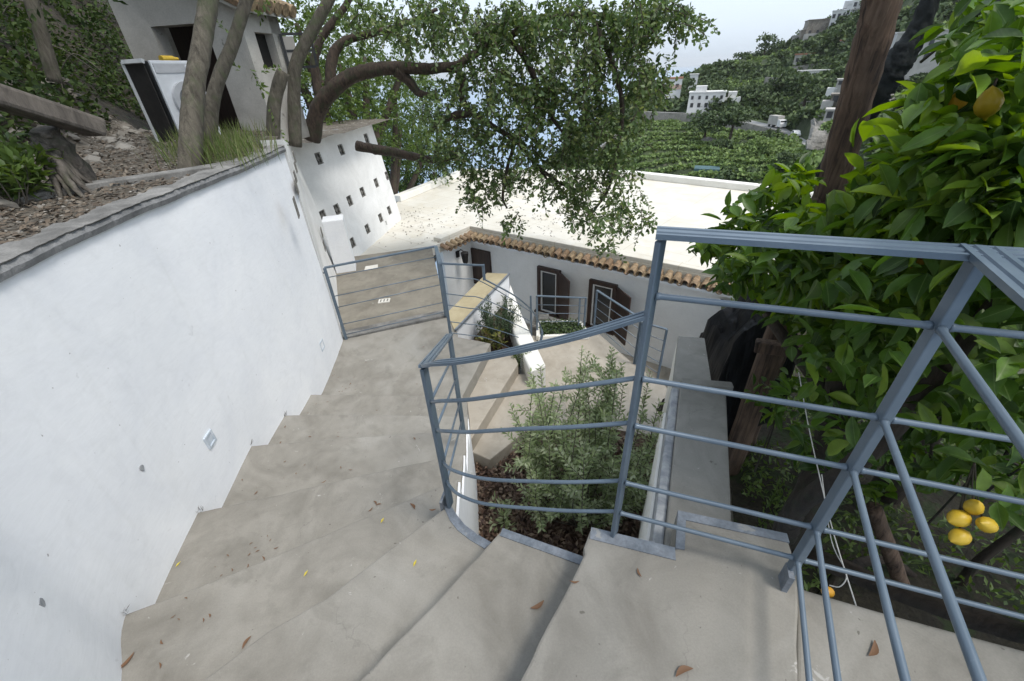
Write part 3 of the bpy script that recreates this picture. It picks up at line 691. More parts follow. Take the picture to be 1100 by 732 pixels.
# curved part: plan curve of the stair edge, heights read off the photographed lines
lo = [Vector((-.33, 1.25)), Vector((-.30, 1.175)), Vector((-.255, 1.115)), Vector((-.17, 1.055)), Vector((-.08, 1.005)), Vector((.03, .955)), Vector((.17, .90)), Vector((.331, .857))]
def on_line(p, ln, z0, z1):
    best = None
    for z in np.linspace(z0, z1, 240):
        q = proj((p.x, p.y, z)); y = np.interp(q[0], [a for a, _ in ln], [b for _, b in ln]); e = abs(q[1]-y)
        if best is None or e < best[0]: best = (e, z)
    return best[1]
LINES = [([(454, 391.5), (491, 388), (516, 384.5), (542, 380), (567, 375), (592.7, 368.8), (618, 362), (643.6, 354.3), (669, 346), (692, 337)], .3, 1.05), ([(465, 431), (487, 431), (524, 427), (598, 417.5), (679, 406)], .1, .85), ([(470, 461), (487, 465), (524, 463.5), (598, 459.5), (675, 454)], -.1, .7),
         ([(476, 496), (490, 508), (524, 516), (585, 518), (665, 516.5)], -.3, .5), ([(480.6, 516), (489, 531), (514, 540.5), (560, 546.7), (659, 549.6)], -.45, .4)]
for k_, (ln, z0, z1) in enumerate(LINES):
    zs = [on_line(p, ln, z0, z1) for p in lo]; zs = [zs[0]]+[(zs[i-1]+2*zs[i]+zs[i+1])/4 for i in range(1, len(zs)-1)]+[zs[-1]]
    pts = [Vector((p.x, p.y, z)) for p, z in zip(lo, zs)]
    if k_ == 0: Bt0 = pts[0]; MB().ribbon(spline(pts, 7), [(a*.56, b*.8-.004) for a, b in FLAT]).build('handrail', 'metal', rl)
    else: MB().tube(spline(pts, 7), .0070, 10).build('rail', 'metal', rl, smooth=True)
# steep part from the curve down to the next post
Bt, Ct = Vector((B.x, B.y, .5)), Vector((Cc.x, Cc.y, .12))
MB().ribbon([Bt+Vector((.006, -.02, .008)), Ct+Vector((0, .01, 0))], [(a*.72, b) for a, b in FLAT]).build('handrail', 'metal', rl)
for a, b in ((.325, -.03), (.175, -.20), (-.04, -.40), (-.165, -.55)):
    MB().tube([zl(B, a), zl(Cc, b)], .0065, 8).build('rail', 'metal', rl, smooth=True)
# base plates
MB().box(B+Vector((-.03, .02, -.012)), (.09, .012, .13), ax=(Vector((.2, .98, 0)).normalized(), Vector((-.98, .2, 0)).normalized(), Vector((0, 0, 1)))).build('base_plate', 'edge', rl)
MB().box(Kp+Vector((-.012, -.01, .0)), (.016, .05, .16), rz=yawAK).build('base_plate', 'edge', rl)

gate = thing('metal_gate', 'thin blue-grey steel gate of horizontal wires across the lower landing', 'gate', (-1.45, 4.6, ld))
gL, gR = P(372, 364.5, ld), P(479, 340, ld)
post(gL, V(gL, 350.4, 288), .035, .035, .4, 'post', gate); post(gR, V(gR, 466, 265), .035, .02, .4, 'post', gate)
zt = V(gL, 350.4, 287.5); zr = V(gR, 466, 265)
MB().bar(zl(gL, zt), zl(gR, zr), .035, .016).build('top_bar', 'metal', gate)
zL = [V(gL, 356, 297.5), V(gL, 361, 318), V(gL, 364, 330), V(gL, 370, 348), V(gL, 373.5, 359)]
zR = [V(gR, 470, 276), V(gR, 471, 295), V(gR, 472.5, 306), V(gR, 476, 325), V(gR, 478, 335)]
for a, b in zip(zL, zR):
    MB().tube([zl(gL, a), zl(gR, b)], .0055, 7).build('rail', 'metal', gate, smooth=True)
hx = gL+Vector((-.30, -.08, 0))
MB().tube([zl(gL, V(gL, 351, 293)), zl(gL+Vector((-.17, -.03, 0)), V(gL, 351, 293)+.005)], .008, 7).build('hinge', 'metal', gate)

# planter railing (landing to the white planter wall)
D = P(489, 394, ld); D1 = Vector((-.27, 4.17, ld)); D2 = P(571, 372, -1.65); 
prl = thing('planter_railing', 'slim blue-grey railing with a dropped curved handrail around the raised planter', 'railing', tuple(D))
zD = V(D, 476, 283); z1 = V(D1, 522, 285); z1b = V(D1, 523, 300)
post(D, zD, .03, .014, .3, 'post', prl); post(zl(D2, -2.0), V(D2, 570, 318), .022, .016, .3, 'post', prl)
MB().bar(zl(gR, zr), zl(D, zD), .04, .016).build('handrail', 'metal', prl)
MB().bar(zl(D, zD), zl(D1, z1), .034, .016).build('handrail', 'metal', prl)
MB().box(zl(D1, (z1+z1b)/2), (.03, .016, z1-z1b+.02), rz=.3).build('post', 'metal', prl)
E1 = P(583, 350, -1.0); 
curve = [zl(D1, z1b), PY(553, 318, 4.30), PY(572, 335, 4.42), PY(581, 352, 4.45), PY(581.5, 364, 4.43), PY(577, 372, 4.4)]
MB().ribbon(spline(curve, 7), FLATS).build('handrail', 'metal', prl)
for (a, m, b) in (((481, 297), (520, 301), (570, 335)), ((482, 315), (520, 320), (571, 346)), ((484.5, 327), (524, 333), (571, 357)), ((487, 345), (526, 350), (571, 368)), ((489, 357), (528, 362), (556, 378))):
    pts = [zl(D, V(D, *a)), zl(D.lerp(D1, .85), V(D.lerp(D1, .85), *m)), PY(*b, D2.y)]
    MB().tube(spline([pts[0], pts[0].lerp(pts[1], .55), pts[1], pts[1].lerp(pts[2], .5)+Vector((0, 0, .015)), pts[2]], 6), .0055, 7).build('rail', 'metal', prl, smooth=True)

# ================================================================ LOWER STEPS, PLANTERS, BED
ls = thing('side_steps', 'short flight of beige concrete steps turning right off the lower landing', 'steps', (-.2, 3.4, -2.4))
n2 = [(-.42, 2.80), (.06, 3.95), (.02, 4.12), (-.26, 4.2), (-.62, 3.1), (-.50, 2.70)]
MB().prism(at(ld-r, n2), -2.45).build('step', 'terrace', ls, bevel=.01)
n3 = [P(506, 485, -1.65), P(526, 494, -1.65), P(566, 462, -1.65), Vector((.30, 3.55, -1.65)), Vector((.16, 3.95, -1.65)), Vector((.04, 3.97, -1.65)), Vector((-.1, 3.7, -1.65)), Vector((-.44, 2.9, -1.65))]
MB().prism(n3, -2.45).build('step', 'terrace', ls, bevel=.01)
n4 = [Vector((.05, 2.9, -1.83)), Vector((.55, 3.3, -1.83)), Vector((.60, 3.75, -1.83)), Vector((.36, 3.75, -1.83)), Vector((.3, 3.6, -1.83))]
MB().prism(n4, -2.45).build('step', 'terrace', ls, bevel=.01)
tz = -2.4
tp = [Vector((-.6, 2.3, tz)), Vector((2.6, 2.3, tz)), P(712, 412, tz), P(681, 392, tz), P(638, 354, tz), P(624, 358, tz), P(574, 361, tz), Vector((-.5, 6.3, tz)), Vector((-.6, 5.6, tz))]
tag(MB().prism(tp, -4.4).build('lower_terrace', 'terrace', None), kind='structure')
# ochre topped parapet and white planter wall
yp = thing('planter_parapet', 'sloping white parapet with a sandy ochre top beside the lower landing', 'parapet', (-.5, 5.3, -2))
ya, yb, yc, yd_ = P(523, 293, -1.30), P(546.5, 294, -1.30), P(488, 355, -1.30), P(480, 336, -1.30)
MB().prism([ya, yb, yc, yd_], -1.34).build('parapet_top', 'yellow', yp, bevel=.008)
k = lambda a, b, s: a+(b-a).normalized()*s
MB().prism([Vector((q.x, q.y, -1.342)) for q in (ya, yb, yc, yd_)], -4.3).build('parapet_wall', 'white', yp)
nb = (yb-yc).normalized(); MB().bar(yc+Vector((.012, -.01, .004)), yb+Vector((.012, -.01, .004)), .022, .03).build('edge_trim', 'edge', yp)
pw = MB().prism([P(548, 304, -1.40), P(560, 336, -1.42), P(574, 366, -1.42), P(586.5, 392, -1.42), P(570, 399, -1.42), P(555, 366, -1.42), P(543, 332, -1.42)], -2.45)
tag(pw.build('planter_wall', 'cream', None, bevel=.03, seg=3), 'low white rounded planter wall sloping towards the olive shrub', 'planter')
tag(MB().prism([Vector((-.45, 4.30, -1.70)), Vector((.22, 4.25, -1.72)), Vector((.1, 5.4, -1.72)), Vector((-.15, 6.0, -1.72)), Vector((-.55, 5.0, -1.7))], -2.4).build('planter_soil', 'mulchsoil', None), kind='structure')
def plant(name, label, cat, base, stems, per, L, W, mat, hgt, sprd, cnt, droop=.1, jit=.012, group=None, lean=(0, 0), stemr=.004, stemmat='pole2', tpl=SMALL, basew=.05, spread=.8):
    t = thing(name, label, cat, base, group); b = np.array(base); C = []; Dd = []; mb = MB()
    for i in range(stems):
        a = RNG.uniform(0, 6.28); s = sprd*math.sqrt(RNG.uniform(0, 1)); h = hgt*RNG.uniform(.55, 1.08)*(1-.35*(s/sprd)**2 if sprd else 1)
        p0 = b+np.array([math.cos(a), math.sin(a), 0])*basew*RNG.uniform(0, 1)
        p1 = b+np.array([math.cos(a)*s+lean[0], math.sin(a)*s+lean[1], h]); pm = (p0+p1)/2+np.array([math.cos(a), math.sin(a), .3])*.12*s
        pts = spline([p0, pm, p1], 6); mb.tube(pts, lerp_list([stemr, stemr*.6, stemr*.3], 6), 5)
        for j in range(per):
            u = RNG.uniform(.22, 1.)**.7; q = pts[min(int(u*12), 12)]; q2 = pts[max(min(int(u*12), 12)-1, 0)]
            ax = np.array(q-q2); ax = ax/(np.linalg.norm(ax)+1e-9); s_ = rnd_dir(1)[0]; C.append(np.array(q)+s_*jit*RNG.uniform(0, 2)); Dd.append(ax*.7+s_*spread)
    mb.build('stem', stemmat, t); leaves('foliage', np.array(C), L, W, mat, t, d=np.array(Dd), droop=droop, tpl=tpl)
    return t
plant('rosemary_bush', 'bushy dark green rosemary shrub in the white planter behind the curved handrail', 'shrub', (-.16, 4.80, -1.70), 60, 60, .045, .011, 'rosemary', .70, .30, 0, 0, basew=.2)
plant('rosemary_bush', 'smaller rosemary tuft at the near end of the white planter wall', 'shrub', (.12, 4.12, -1.72), 22, 40, .04, .011, 'light', .36, .15, 0, 0, basew=.12)
plant('succulent_plant', 'small yellow-green leafy plant at the corner of the lower landing planter', 'plant', (-.26, 4.45, -1.70), 22, 14, .07, .035, 'succ', .42, .18, 0, 0, basew=.12)
# bed
bz = -1.80
tag(MB().prism([Vector((-.6, 1.2, bz-.03)), Vector((-.2, .7, bz-.03)), Vector((1.2, .9, bz-.03)), Vector((1.5, 3.0, bz-.03)), Vector((.62, 3.3, bz-.03)), Vector((-.43, 2.8, bz-.03))], -2.4).build('planting_bed', 'mulchsoil', None), kind='structure')
N = 9000; c = np.stack([RNG.uniform(-.42, 1.2, N), RNG.uniform(.95, 3.0, N), bz-.02+RNG.uniform(0, .05, N)], 1)
dd = rnd_dir(N); dd[:, 2] *= .6
tag(leaves('leaf_mulch', c, .055, .026, 'mulch', None, d=dd, up=1.2), kind='stuff', label='brown dry leaf mulch covering the planting bed', cat='mulch')
ol = P(612, 520, bz); 
def shoot_shrub(name, label, base, stems, hgt, sprd, lean):
    t = thing(name, label, 'shrub', base); b = np.array(base); mb = MB(); C = []; Dd = []
    def leafy(pts, sp, lo):
        pts = np.array([tuple(p) for p in pts]); seg = np.linalg.norm(np.diff(pts, axis=0), axis=1); cum = np.concatenate([[0], np.cumsum(seg)]); tw = RNG.uniform(0, 6)
        for q_, d_ in enumerate(np.arange(cum[-1]*lo, cum[-1], sp)):
            k = min(np.searchsorted(cum, d_), len(pts)-1); k = max(1, k); u = (d_-cum[k-1])/max(seg[k-1], 1e-6); p = pts[k-1]+(pts[k]-pts[k-1])*u; ax = (pts[k]-pts[k-1])/max(seg[k-1], 1e-6)
            s1 = np.cross(ax, [0.3, .2, 1]); s1 = s1/np.linalg.norm(s1); s2 = np.cross(ax, s1); a = tw+q_*1.57+RNG.normal(0, .3)
            for sg in (1, -1): C.append(p); Dd.append(ax*.65+(s1*math.cos(a)+s2*math.sin(a))*sg*.8)
    for i in range(stems):
        a = RNG.uniform(0, 6.28); r_ = sprd*math.sqrt(RNG.uniform(0, 1)); h = hgt*RNG.uniform(.5, 1.0)*(1-.3*(r_/sprd)**2)
        p0 = b+np.array([math.cos(a), math.sin(a), 0])*.10*RNG.uniform(0, 1); p1 = b+np.array([math.cos(a)*r_+lean[0], math.sin(a)*r_+lean[1], h])
        pm = p0*.5+p1*.5+np.array([math.cos(a)*.10, math.sin(a)*.10, -.05])+RNG.normal(0, .05, 3)
        pts = spline([p0, pm, p1+RNG.normal(0, .03, 3)], 8); mb.tube(pts, lerp_list([.007, .0045, .0018], 8), 5); leafy(pts, .020, .30)
        for k in range(RNG.integers(4, 8)):
            q = pts[int(RNG.uniform(4, 15))]; an = RNG.uniform(0, 6.28); L = RNG.uniform(.12, .30); e = q+Vector((math.cos(an)*L*.75, math.sin(an)*L*.75, L*RNG.uniform(.25, .8)))
            sp_ = spline([q, q.lerp(e, .5)+Vector((math.cos(an)*.02, math.sin(an)*.02, -.01)), e], 4); mb.tube(sp_, lerp_list([.003, .002, .0012], 4), 4); leafy(sp_, .017, .10)
    mb.build('stem', 'bark_l', t); leaves('foliage', np.array(C), .050, .0185, 'olive', t, d=np.array(Dd), droop=.12, up=.7)
shoot_shrub('olive_shrub', 'large upright grey-green olive shrub growing in the leaf-covered bed behind the railing', (.50, 2.08, bz), 60, 1.64, .62, (.08, .24))
plant('weed_sprig', 'small green weed sprouting from the mulch by the top steps', 'plant', (.30, 1.38, bz), 8, 10, .06, .022, 'light', .22, .10, 0, .1)
plant('weed_sprig', 'low leafy sprig beside the white side wall of the stairs', 'plant', (-.12, 2.1, bz), 9, 12, .06, .022, 'olive', .30, .14, 0, .1)

# ================================================================ RIGHT GARDEN WALL
gw = thing('garden_wall', 'broad garden wall with a worn grey concrete top stepping down beside the shrub bed', 'wall', (1., 1.6, -2.4))
gz = -.15
L0_, R0_ = P(714, 584, gz), P(786, 560, gz); L1, R1 = P(731, 413, gz), P(780, 417, gz)
L0_ = L0_+(L0_-L1).normalized()*.25; R0_ = R0_+(R0_-R1).normalized()*.25
MB().prism([L0_, R0_, R1, L1], gz-.06).build('wall_top', 'walltop', gw, bevel=.008)
MB().prism([Vector((q.x, q.y, gz-.0605)) for q in (L0_, R0_, R1, L1)], -4.0).build('wall_body', 'cream', gw)
ll = (R1-L1).normalized(); MB().bar(L1+Vector((0, 0, .012)), R1+ll*.03+Vector((0, 0, .012)), .05, .035).build('wall_lip', 'walltop', gw, bevel=.006)
fz = -.62; F0, F1, F2, F3 = P(721, 425, fz), P(767, 425, fz), P(757, 363, fz), P(728.5, 361, fz)
F0 = F0+(F0-F3).normalized()*.15; F1 = F1+(F1-F2).normalized()*.15
MB().prism([F0, F1, F2, F3], fz-.05).build('wall_top', 'walltop', gw, bevel=.008)
MB().prism([Vector((q.x, q.y, fz-.0505)) for q in (F0, F1, F2, F3)], -4.4).build('wall_body', 'cream', gw)
dl = (L1-L0_).normalized(); nl = Vector((-dl.y, dl.x, 0))
MB().bar(zl(L0_, gz-.13)+nl*.022, zl(L1, gz-.13)+nl*.022, .044, .20).build('sealing_stripe', 'stripe', gw, bevel=.01)
MB().bar(zl(L0_, gz-.75)+nl*.028, zl(L1, gz-.75)+nl*.028, .056, 1.03).build('wall_footing', 'cream', gw)

# terrace railings
def wire_rail(name, label, pxs, zb, tops, nb=4, zadd=0, r_=.0055, topmat='metal'):
    bs = [P(x, y, zb) for x, y in pxs]; t = thing(name, label, 'railing', tuple(bs[0]))
    ts = [V(b, *q) for b, q in zip(bs, tops)]
    for b, z in zip(bs, ts): post(b, z, .03, .022, .2, 'post', t)
    for i in range(len(bs)-1):
        MB().bar(zl(bs[i], ts[i]), zl(bs[i+1], ts[i+1]), .035, .016).build('handrail', 'metal', t)
        for k in range(1, nb+1):
            u = k/(nb+.6)
            MB().tube([zl(bs[i], ts[i]+(zb-ts[i])*u), zl(bs[i+1], ts[i+1]+(zb-ts[i+1])*u)], r_, 6).build('rail', 'metal', t, smooth=True)
    return t
wire_rail('terrace_railing', 'short level railing in front of the first shuttered window on the lower terrace', [(577, 360), (621, 358), (627, 358)], tz, [(576, 318), (622, 320), (629, 320)])
wire_rail('terrace_railing', 'railing slanting down in front of the second shuttered window on the lower terrace', [(638, 353), (681, 391)], tz, [(640, 312), (685, 342)])
wire_rail('terrace_railing', 'wire railing ending at a dark post beside the garden wall', [(682.5, 391.5), (706, 408)], tz, [(687, 346), (716, 354)])
hp = thing('hedge_planter', 'low white planter with a clipped green hedge on the lower terrace', 'planter', tuple(P(600, 352, tz)))
hq = [P(578, 366, tz), P(632, 364, tz), P(622, 350, tz), P(578, 351, tz)]
for a, b in zip(hq, hq[1:]+hq[:1]): MB().bar(a+Vector((0, 0, .05)), b+Vector((0, 0, .05)), .06, .10).build('planter_side', 'cream', hp, bevel=.01)
pts = np.array([np.array(hq[0].lerp(hq[1], u).lerp(hq[3].lerp(hq[2], u), v))+np.array([0, 0, RNG.uniform(.03, .17)]) for u, v in RNG.uniform(.06, .94, (1500, 2))])
leaves('hedge_foliage', pts, .05, .03, 'hedge', hp)
ds = thing('stone_step', 'dark grey stone step at the foot of the first shuttered window', 'step', tuple(P(582, 346, -2.7)))
MB().prism([P(570, 351, -2.55), P(596, 351, -2.55), P(596, 341, -2.55), P(575, 335, -2.55)], -2.9).build('slab', 'vent', ds, bevel=.02)
MB().prism([P(578, 343, -2.42), P(588, 343, -2.42), P(590, 337, -2.42), P(578, 334, -2.42)], -2.56).build('slab', 'vent', ds, bevel=.02)

# ================================================================ HOUSE WITH THE FLAT CREAM ROOF
rz_ = -2.0
house = thing('white_house', 'white house with a flat cream roof, terracotta eave tiles and dark open shutters', 'house', tuple(P(640, 280, -4.2))[:2]+(-4.3,))
Wa, Wb = P(505, 247, rz_), P(780, 301, rz_); wd = (Wb-Wa).normalized(); Wb = Wb+wd*2.2; wn = Vector((wd.y, -wd.x, 0))
if wn.dot(Vector((0, -1, 0))) < 0: wn = -wn
Wc = P(474, 261, rz_)
Wa2 = Wa+wn*.03
rd = (Wa-Wc).normalized(); rn = Vector((rd.y, -rd.x, 0))
far = [P(427, 217, rz_), P(499, 187.5, rz_), P(680, 190.5, rz_), P(812, 205.5, rz_), P(925, 222, rz_)]
leftb = [Vector((-3.9, 8.2, rz_)), P(430, 236, rz_)+Vector((-.5, 0, 0))]
poly = [Wc, Wa, Wb, Wb+Vector((1.5, 1.2, 0)), far[4], far[3], far[2], far[1], far[0], leftb[1]+Vector((-.1, .6, 0)), leftb[0], P(463, 266, rz_)+Vector((-.25, -.35, 0))]
MB().prism(poly, rz_-.22).build('roof', 'roof', house)
# walls below
fw = [Wc-rd*1.5, Wa, Wb]
MB().slab([Vector((Wa.x, Wa.y, rz_-.222)), Vector((Wb.x, Wb.y, rz_-.222)), Vector((Wb.x, Wb.y, -4.6)), Vector((Wa.x, Wa.y, -4.6))], -wn*.25).build('front_wall', 'housewhite', house)
MB().slab([Vector((Wc.x, Wc.y, rz_-.222)), Vector((Wa.x, Wa.y, rz_-.222)), Vector((Wa.x, Wa.y, -4.6)), Vector((Wc.x, Wc.y, -4.6))], Vector((-rd.y, rd.x, 0))*.25).build('side_wall', 'housewhite', house)
# rim along the near edge and parapet round the far edge
mb = MB(); inn = -wn
mb.bar(Wa+inn*.13+Vector((0, 0, .05)), Wb+inn*.13+Vector((0, 0, .05)), .24, .10); mb.build('roof_rim', 'roof', house, bevel=.015)
MB().bar(Wa+inn*.40+Vector((0, 0, .02)), Wb+inn*.40+Vector((0, 0, .02)), .10, .04).build('roof_rim', 'roof', house, bevel=.01)
MB().bar(Wc+Vector((-rd.y, rd.x, 0))*.13+Vector((0, 0, .052)), Wa+Vector((-rd.y, rd.x, 0))*.13+rd*.1+Vector((0, 0, .052)), .24, .10).build('roof_rim', 'roof', house, bevel=.015)
fp = [leftb[1]+Vector((-.1, .6, 0)), far[0], far[1], far[2], far[3], far[4]]
for a, b in zip(fp[1:], fp[2:]):
    MB().bar(a+Vector((0, 0, .10)), b+Vector((0, 0, .10)), .30, .20).build('parapet', 'cream', house, bevel=.02)
# eave tiles: rows of barrel tiles, each a tapering half pipe
def eave(a, b, nrmv, step_, name):
    mb = MB(); d = (b-a).normalized(); L = (b-a).length; n = int(L/step_); rr = random.Random(5)
    def pipe(c0, c1, r0, r1, flip):
        K = 7; vs = []
        for c, rr_ in ((c0, r0), (c1, r1)):
            for th in (0, .014):
                for q in range(K):
                    an = math.pi*q/(K-1); vs.append(c+d*(math.cos(an)*(rr_-th))+Vector((0, 0, 1))*((math.sin(an)*(rr_-th))*(-1 if flip else 1)))
        fs = []
        for q in range(K-1):
            fs += [(q, q+1, 2*K+q+1, 2*K+q), (K+q, 3*K+q, 3*K+q+1, K+q+1), (2*K+q, 2*K+q+1, 3*K+q+1, 3*K+q), (q, K+q, K+q+1, q+1)]
        fs += [(0, 2*K, 3*K, K), (K-1, 2*K-1, 4*K-1, 3*K-1)]
        mb.add(vs, fs)
    for i in range(n+1):
        c = a+d*(i*step_+rr.uniform(-.012, .012)); z0, z1 = -.03+rr.uniform(-.01, .01), -.13+rr.uniform(-.012, .012)
        pipe(c-nrmv*.10+Vector((0, 0, z0)), c+nrmv*(.23+rr.uniform(-.02, .02))+Vector((0, 0, z1)), .060, .076, False)
        c2 = c+d*step_*.5
        pipe(c2-nrmv*.10+Vector((0, 0, z0-.005)), c2+nrmv*(.20+rr.uniform(-.02, .02))+Vector((0, 0, z1-.005)), .072, .060, True)
    return mb.build(name, 'tile', house)
eave(Wa+Vector((0, 0, -.02)), Wb+Vector((0, 0, -.02)), wn, .178, 'eave_tiles')
eave(Wc+Vector((0, 0, -.02)), Wa+Vector((0, 0, -.02)), rn, .178, 'eave_tiles')
MB().bar(Wa+wn*.10+Vector((0, 0, -.22)), Wb+wn*.10+Vector((0, 0, -.22)), .20, .05).build('cornice', 'white', house)
def HW(x, y): return PP(x, y, Wa, tuple(wn))
def window(tl, tr, bl, shut_px, lab):
    a, b, c = HW(*tl), HW(*tr), HW(*bl); w = (zl(b, 0)-zl(a, 0)).length; zt_ = (a.z+b.z)/2; zb_ = c.z; h = zt_-zb_
    cen = zl(a, 0).lerp(zl(b, 0), .5); X, Y, Z = wd, wn, Vector((0, 0, 1)); fr = MB(); t = .09
    def bx(m, u, v, w_, h_, dd, y): m.box(cen+X*u+Z*v+Y*y, (w_, dd, h_), ax=(X, Y, Z))
    for s in (-1, 1): bx(fr, s*(w/2-t/2), (zt_+zb_)/2, t, h, .10, .03)
    bx(fr, 0, zt_-t/2, w-2*t, t, .10, .03); bx(fr, 0, zb_-.03, w+.12, .06, .16, .05)
    f = fr.build('window', 'darkwood', house, bevel=.005)
    wf = MB(); t2 = .038; wi = w-2*t; hi = h-t
    for s in (-1, 1): bx(wf, s*(wi/2-t2/2), zb_+hi/2, t2, hi, .05, .028)
    bx(wf, 0, zb_+hi-t2/2, wi-2*t2, t2, .05, .028); bx(wf, 0, zb_+t2/2, wi-2*t2, t2, .05, .028)
    wf.build('sash', 'whiteframe', f, bevel=.004)
    gl = MB(); bx(gl, 0, zb_+hi/2, wi-2*t2, hi-2*t2, .012, .020); gl.build('pane', 'glass', f)
    # open shutter hinged on the right jamb
    hg = cen+X*(w/2)+Y*.07; an = math.radians(38); sd = (X*math.cos(an)+Y*math.sin(an)); sw = w*.88
    nv = Vector((sd.y, -sd.x, 0)); sm = MB()
    sm.box(hg+sd*(sw/2)+Z*((zt_+zb_)/2-.02), (sw, .035, h*1.0), ax=(sd, nv, Z))
    s_ = sm.build('shutter', 'darkwood', f, bevel=.004)
    pm = MB()
    for vv in (.28, .72):
        for sg in (-1, 1): pm.box(hg+sd*(sw/2)+Z*(zb_+h*vv-.02)+nv*(sg*.022), (sw*.72, .012, h*.34), ax=(sd, nv, Z))
    return f
window((578.5, 284.5), (603, 291), (577, 331), None, '')
window((634.5, 298), (664, 307), (634, 348), None, '')
a, b, c = HW(506.5, 266), HW(527, 272.5), HW(508, 303)
MB().box(zl((a+b)/2, (a.z+c.z)/2)+wn*.02, ((zl(b, 0)-zl(a, 0)).length, .08, a.z-c.z), ax=(wd, wn, Vector((0, 0, 1)))).build('door', 'darkwood', house, bevel=.006)
lq = PP(491, 273, Wa, tuple(rn)); lm = MB(); Z = Vector((0, 0, 1))
lm.box(lq+rn*.02, (.10, .04, .16), ax=(rd, rn, Z)); lm.tube([lq+rn*.02+Z*.05, lq+rn*.14+Z*.14, lq+rn*.26+Z*.10], .012, 6)
lm.tube([lq+rn*.26+Z*.12, lq+rn*.26+Z*.08, lq+rn*.26-Z*.16, lq+rn*.26-Z*.22], [.03, .11, .075, .04], 6)
lm.build('wall_lantern', 'dark', house)
hm = MB(); hm.prism([Wc+Vector((-2, 1, -2.3)), Wa+Vector((0, 0, -2.3)), Wb+Vector((0, 0, -2.3)), Wb+Vector((2, -2.5, -2.3)), Vector((2.5, 2, -4.3)), Vector((-1.5, 4, -4.3))], -4.8)
tag(hm.build('courtyard_ground', 'terrace', None), kind='structure')

N = 420; c = []
while len(c) < N:
    q = P(RNG.choice([450, 590])+RNG.normal(0, 32), RNG.choice([238, 228])+RNG.normal(0, 14), rz_+.012)
    if 8 < q.y < 13: c.append(np.array(q))
d = rnd_dir(N); d[:, 2] *= .15
tag(leaves('roof_litter', np.array(c), .055, .03, 'litter', None, d=d, up=1.5), 'dry carob leaves scattered over the cream roof below the tree', 'leaf litter', None, 'stuff')
# black plastic sheet draped over a stack behind the garden wall
def tarp():
    mb = MB(); NX, NY = 34, 30; base = PY(793, 372, 3.3); vs = []
    for j in range(NY+1):
        for i in range(NX+1):
            u, v = i/NX*2-1, j/NY*2-1
            x, y = u*.42, v*.46
            rr_ = max(abs(u), abs(v))
            top = -.05+.16*math.sin(u*2.1+.6)-.10*v+.10*u
            z = top if rr_ < .55 else top-(rr_-.55)**1.1*2.9
            q = Vector((x*2.2, y*2.2, z*1.2)); f = noise.noise(q*1.6)*.13+abs(noise.noise(q*3.3+Vector((3, 1, 2))))*.11
            x2 = x*(1+.10*noise.noise(q*1.2)); vs.append((base.x+x2+f*.35*u, base.y+y+f*.35*v, base.z+.36+z+f*(1 if rr_ < .6 else .25)))
    fs = [(j*(NX+1)+i, j*(NX+1)+i+1, (j+1)*(NX+1)+i+1, (j+1)*(NX+1)+i) for j in range(NY) for i in range(NX)]
    mb.add(vs, fs); o = mb.build('black_tarp', 'tarp', None, smooth=False)
    sm = o.modifiers.new('thick', 'SOLIDIFY'); sm.thickness = .006
    return tag(o, 'crumpled black plastic sheet draped over a heap behind the garden wall', 'tarp')
tarp()

# ================================================================ UPPER TERRACE, BANK, SHED
gzt = .86
def foot(y):                                                 # where the bank begins, as x
    pts = [(-3, -2.2), (1.2, -2.6), (2.6, -3.25), (4.6, -4.15), (5.7, -4.75), (7, -5.2), (12, -6.2)]
    for (ya, xa), (yb, xb) in zip(pts, pts[1:]):
        if y <= yb: return xa+(xb-xa)*(y-ya)/(yb-ya)
    return pts[-1][1]
def wallx(y):
    for a, b in zip(WALLP, WALLP[1:]):
        if a[1] <= y <= b[1]: return a[0]+(b[0]-a[0])*(y-a[1])/(b[1]-a[1])-.10
    if y < WALLP[0][1]: return WALLP[0][0]-.1
    if y < 7.6: return -2.2+(-3.45+2.2)*(y-4.38)/(3.2)-.02
    return -3.5+(y-7.6)*.15
def tz_(x, y):
    f = foot(y); dz = f-x
    z = gzt+noise.noise(Vector((x*1.5, y*1.5, 0)))*.03+noise.noise(Vector((x*5, y*5, 3)))*.012
    if y > 6.6: z -= min(.36, (y-6.6)*.26)
    if dz > 0: z += .95*dz**1.06+noise.noise(Vector((x*1.1, y*1.1, 7)))*.35*min(1, dz)
    elif dz > -.6: z += .06*(1+dz/.6)
    return z
ys = np.linspace(-2.6, 12.5, 110); vs = []; NXG = 60
for y in ys:
    x0 = wallx(y)
    for i in range(NXG+1):
        u = i/NXG; x = x0-(u**1.5)*9.5; vs.append((x, y, tz_(x, y)))
fs = [(j*(NXG+1)+i, j*(NXG+1)+i+1, (j+1)*(NXG+1)+i+1, (j+1)*(NXG+1)+i) for j in range(len(ys)-1) for i in range(NXG)]
def split_ground(cond, nm, mat):
    mb = MB(); mb.add(vs, [f for f in fs if cond(f)]); o = mb.build(nm, mat, None, smooth=True); return tag(o, kind='structure')
isb = lambda f: vs[f[0]][0] < foot(vs[f[0]][1])-.15
split_ground(lambda f: not isb(f), 'upper_path', 'dirt'); split_ground(isb, 'hillside_bank', 'bank')
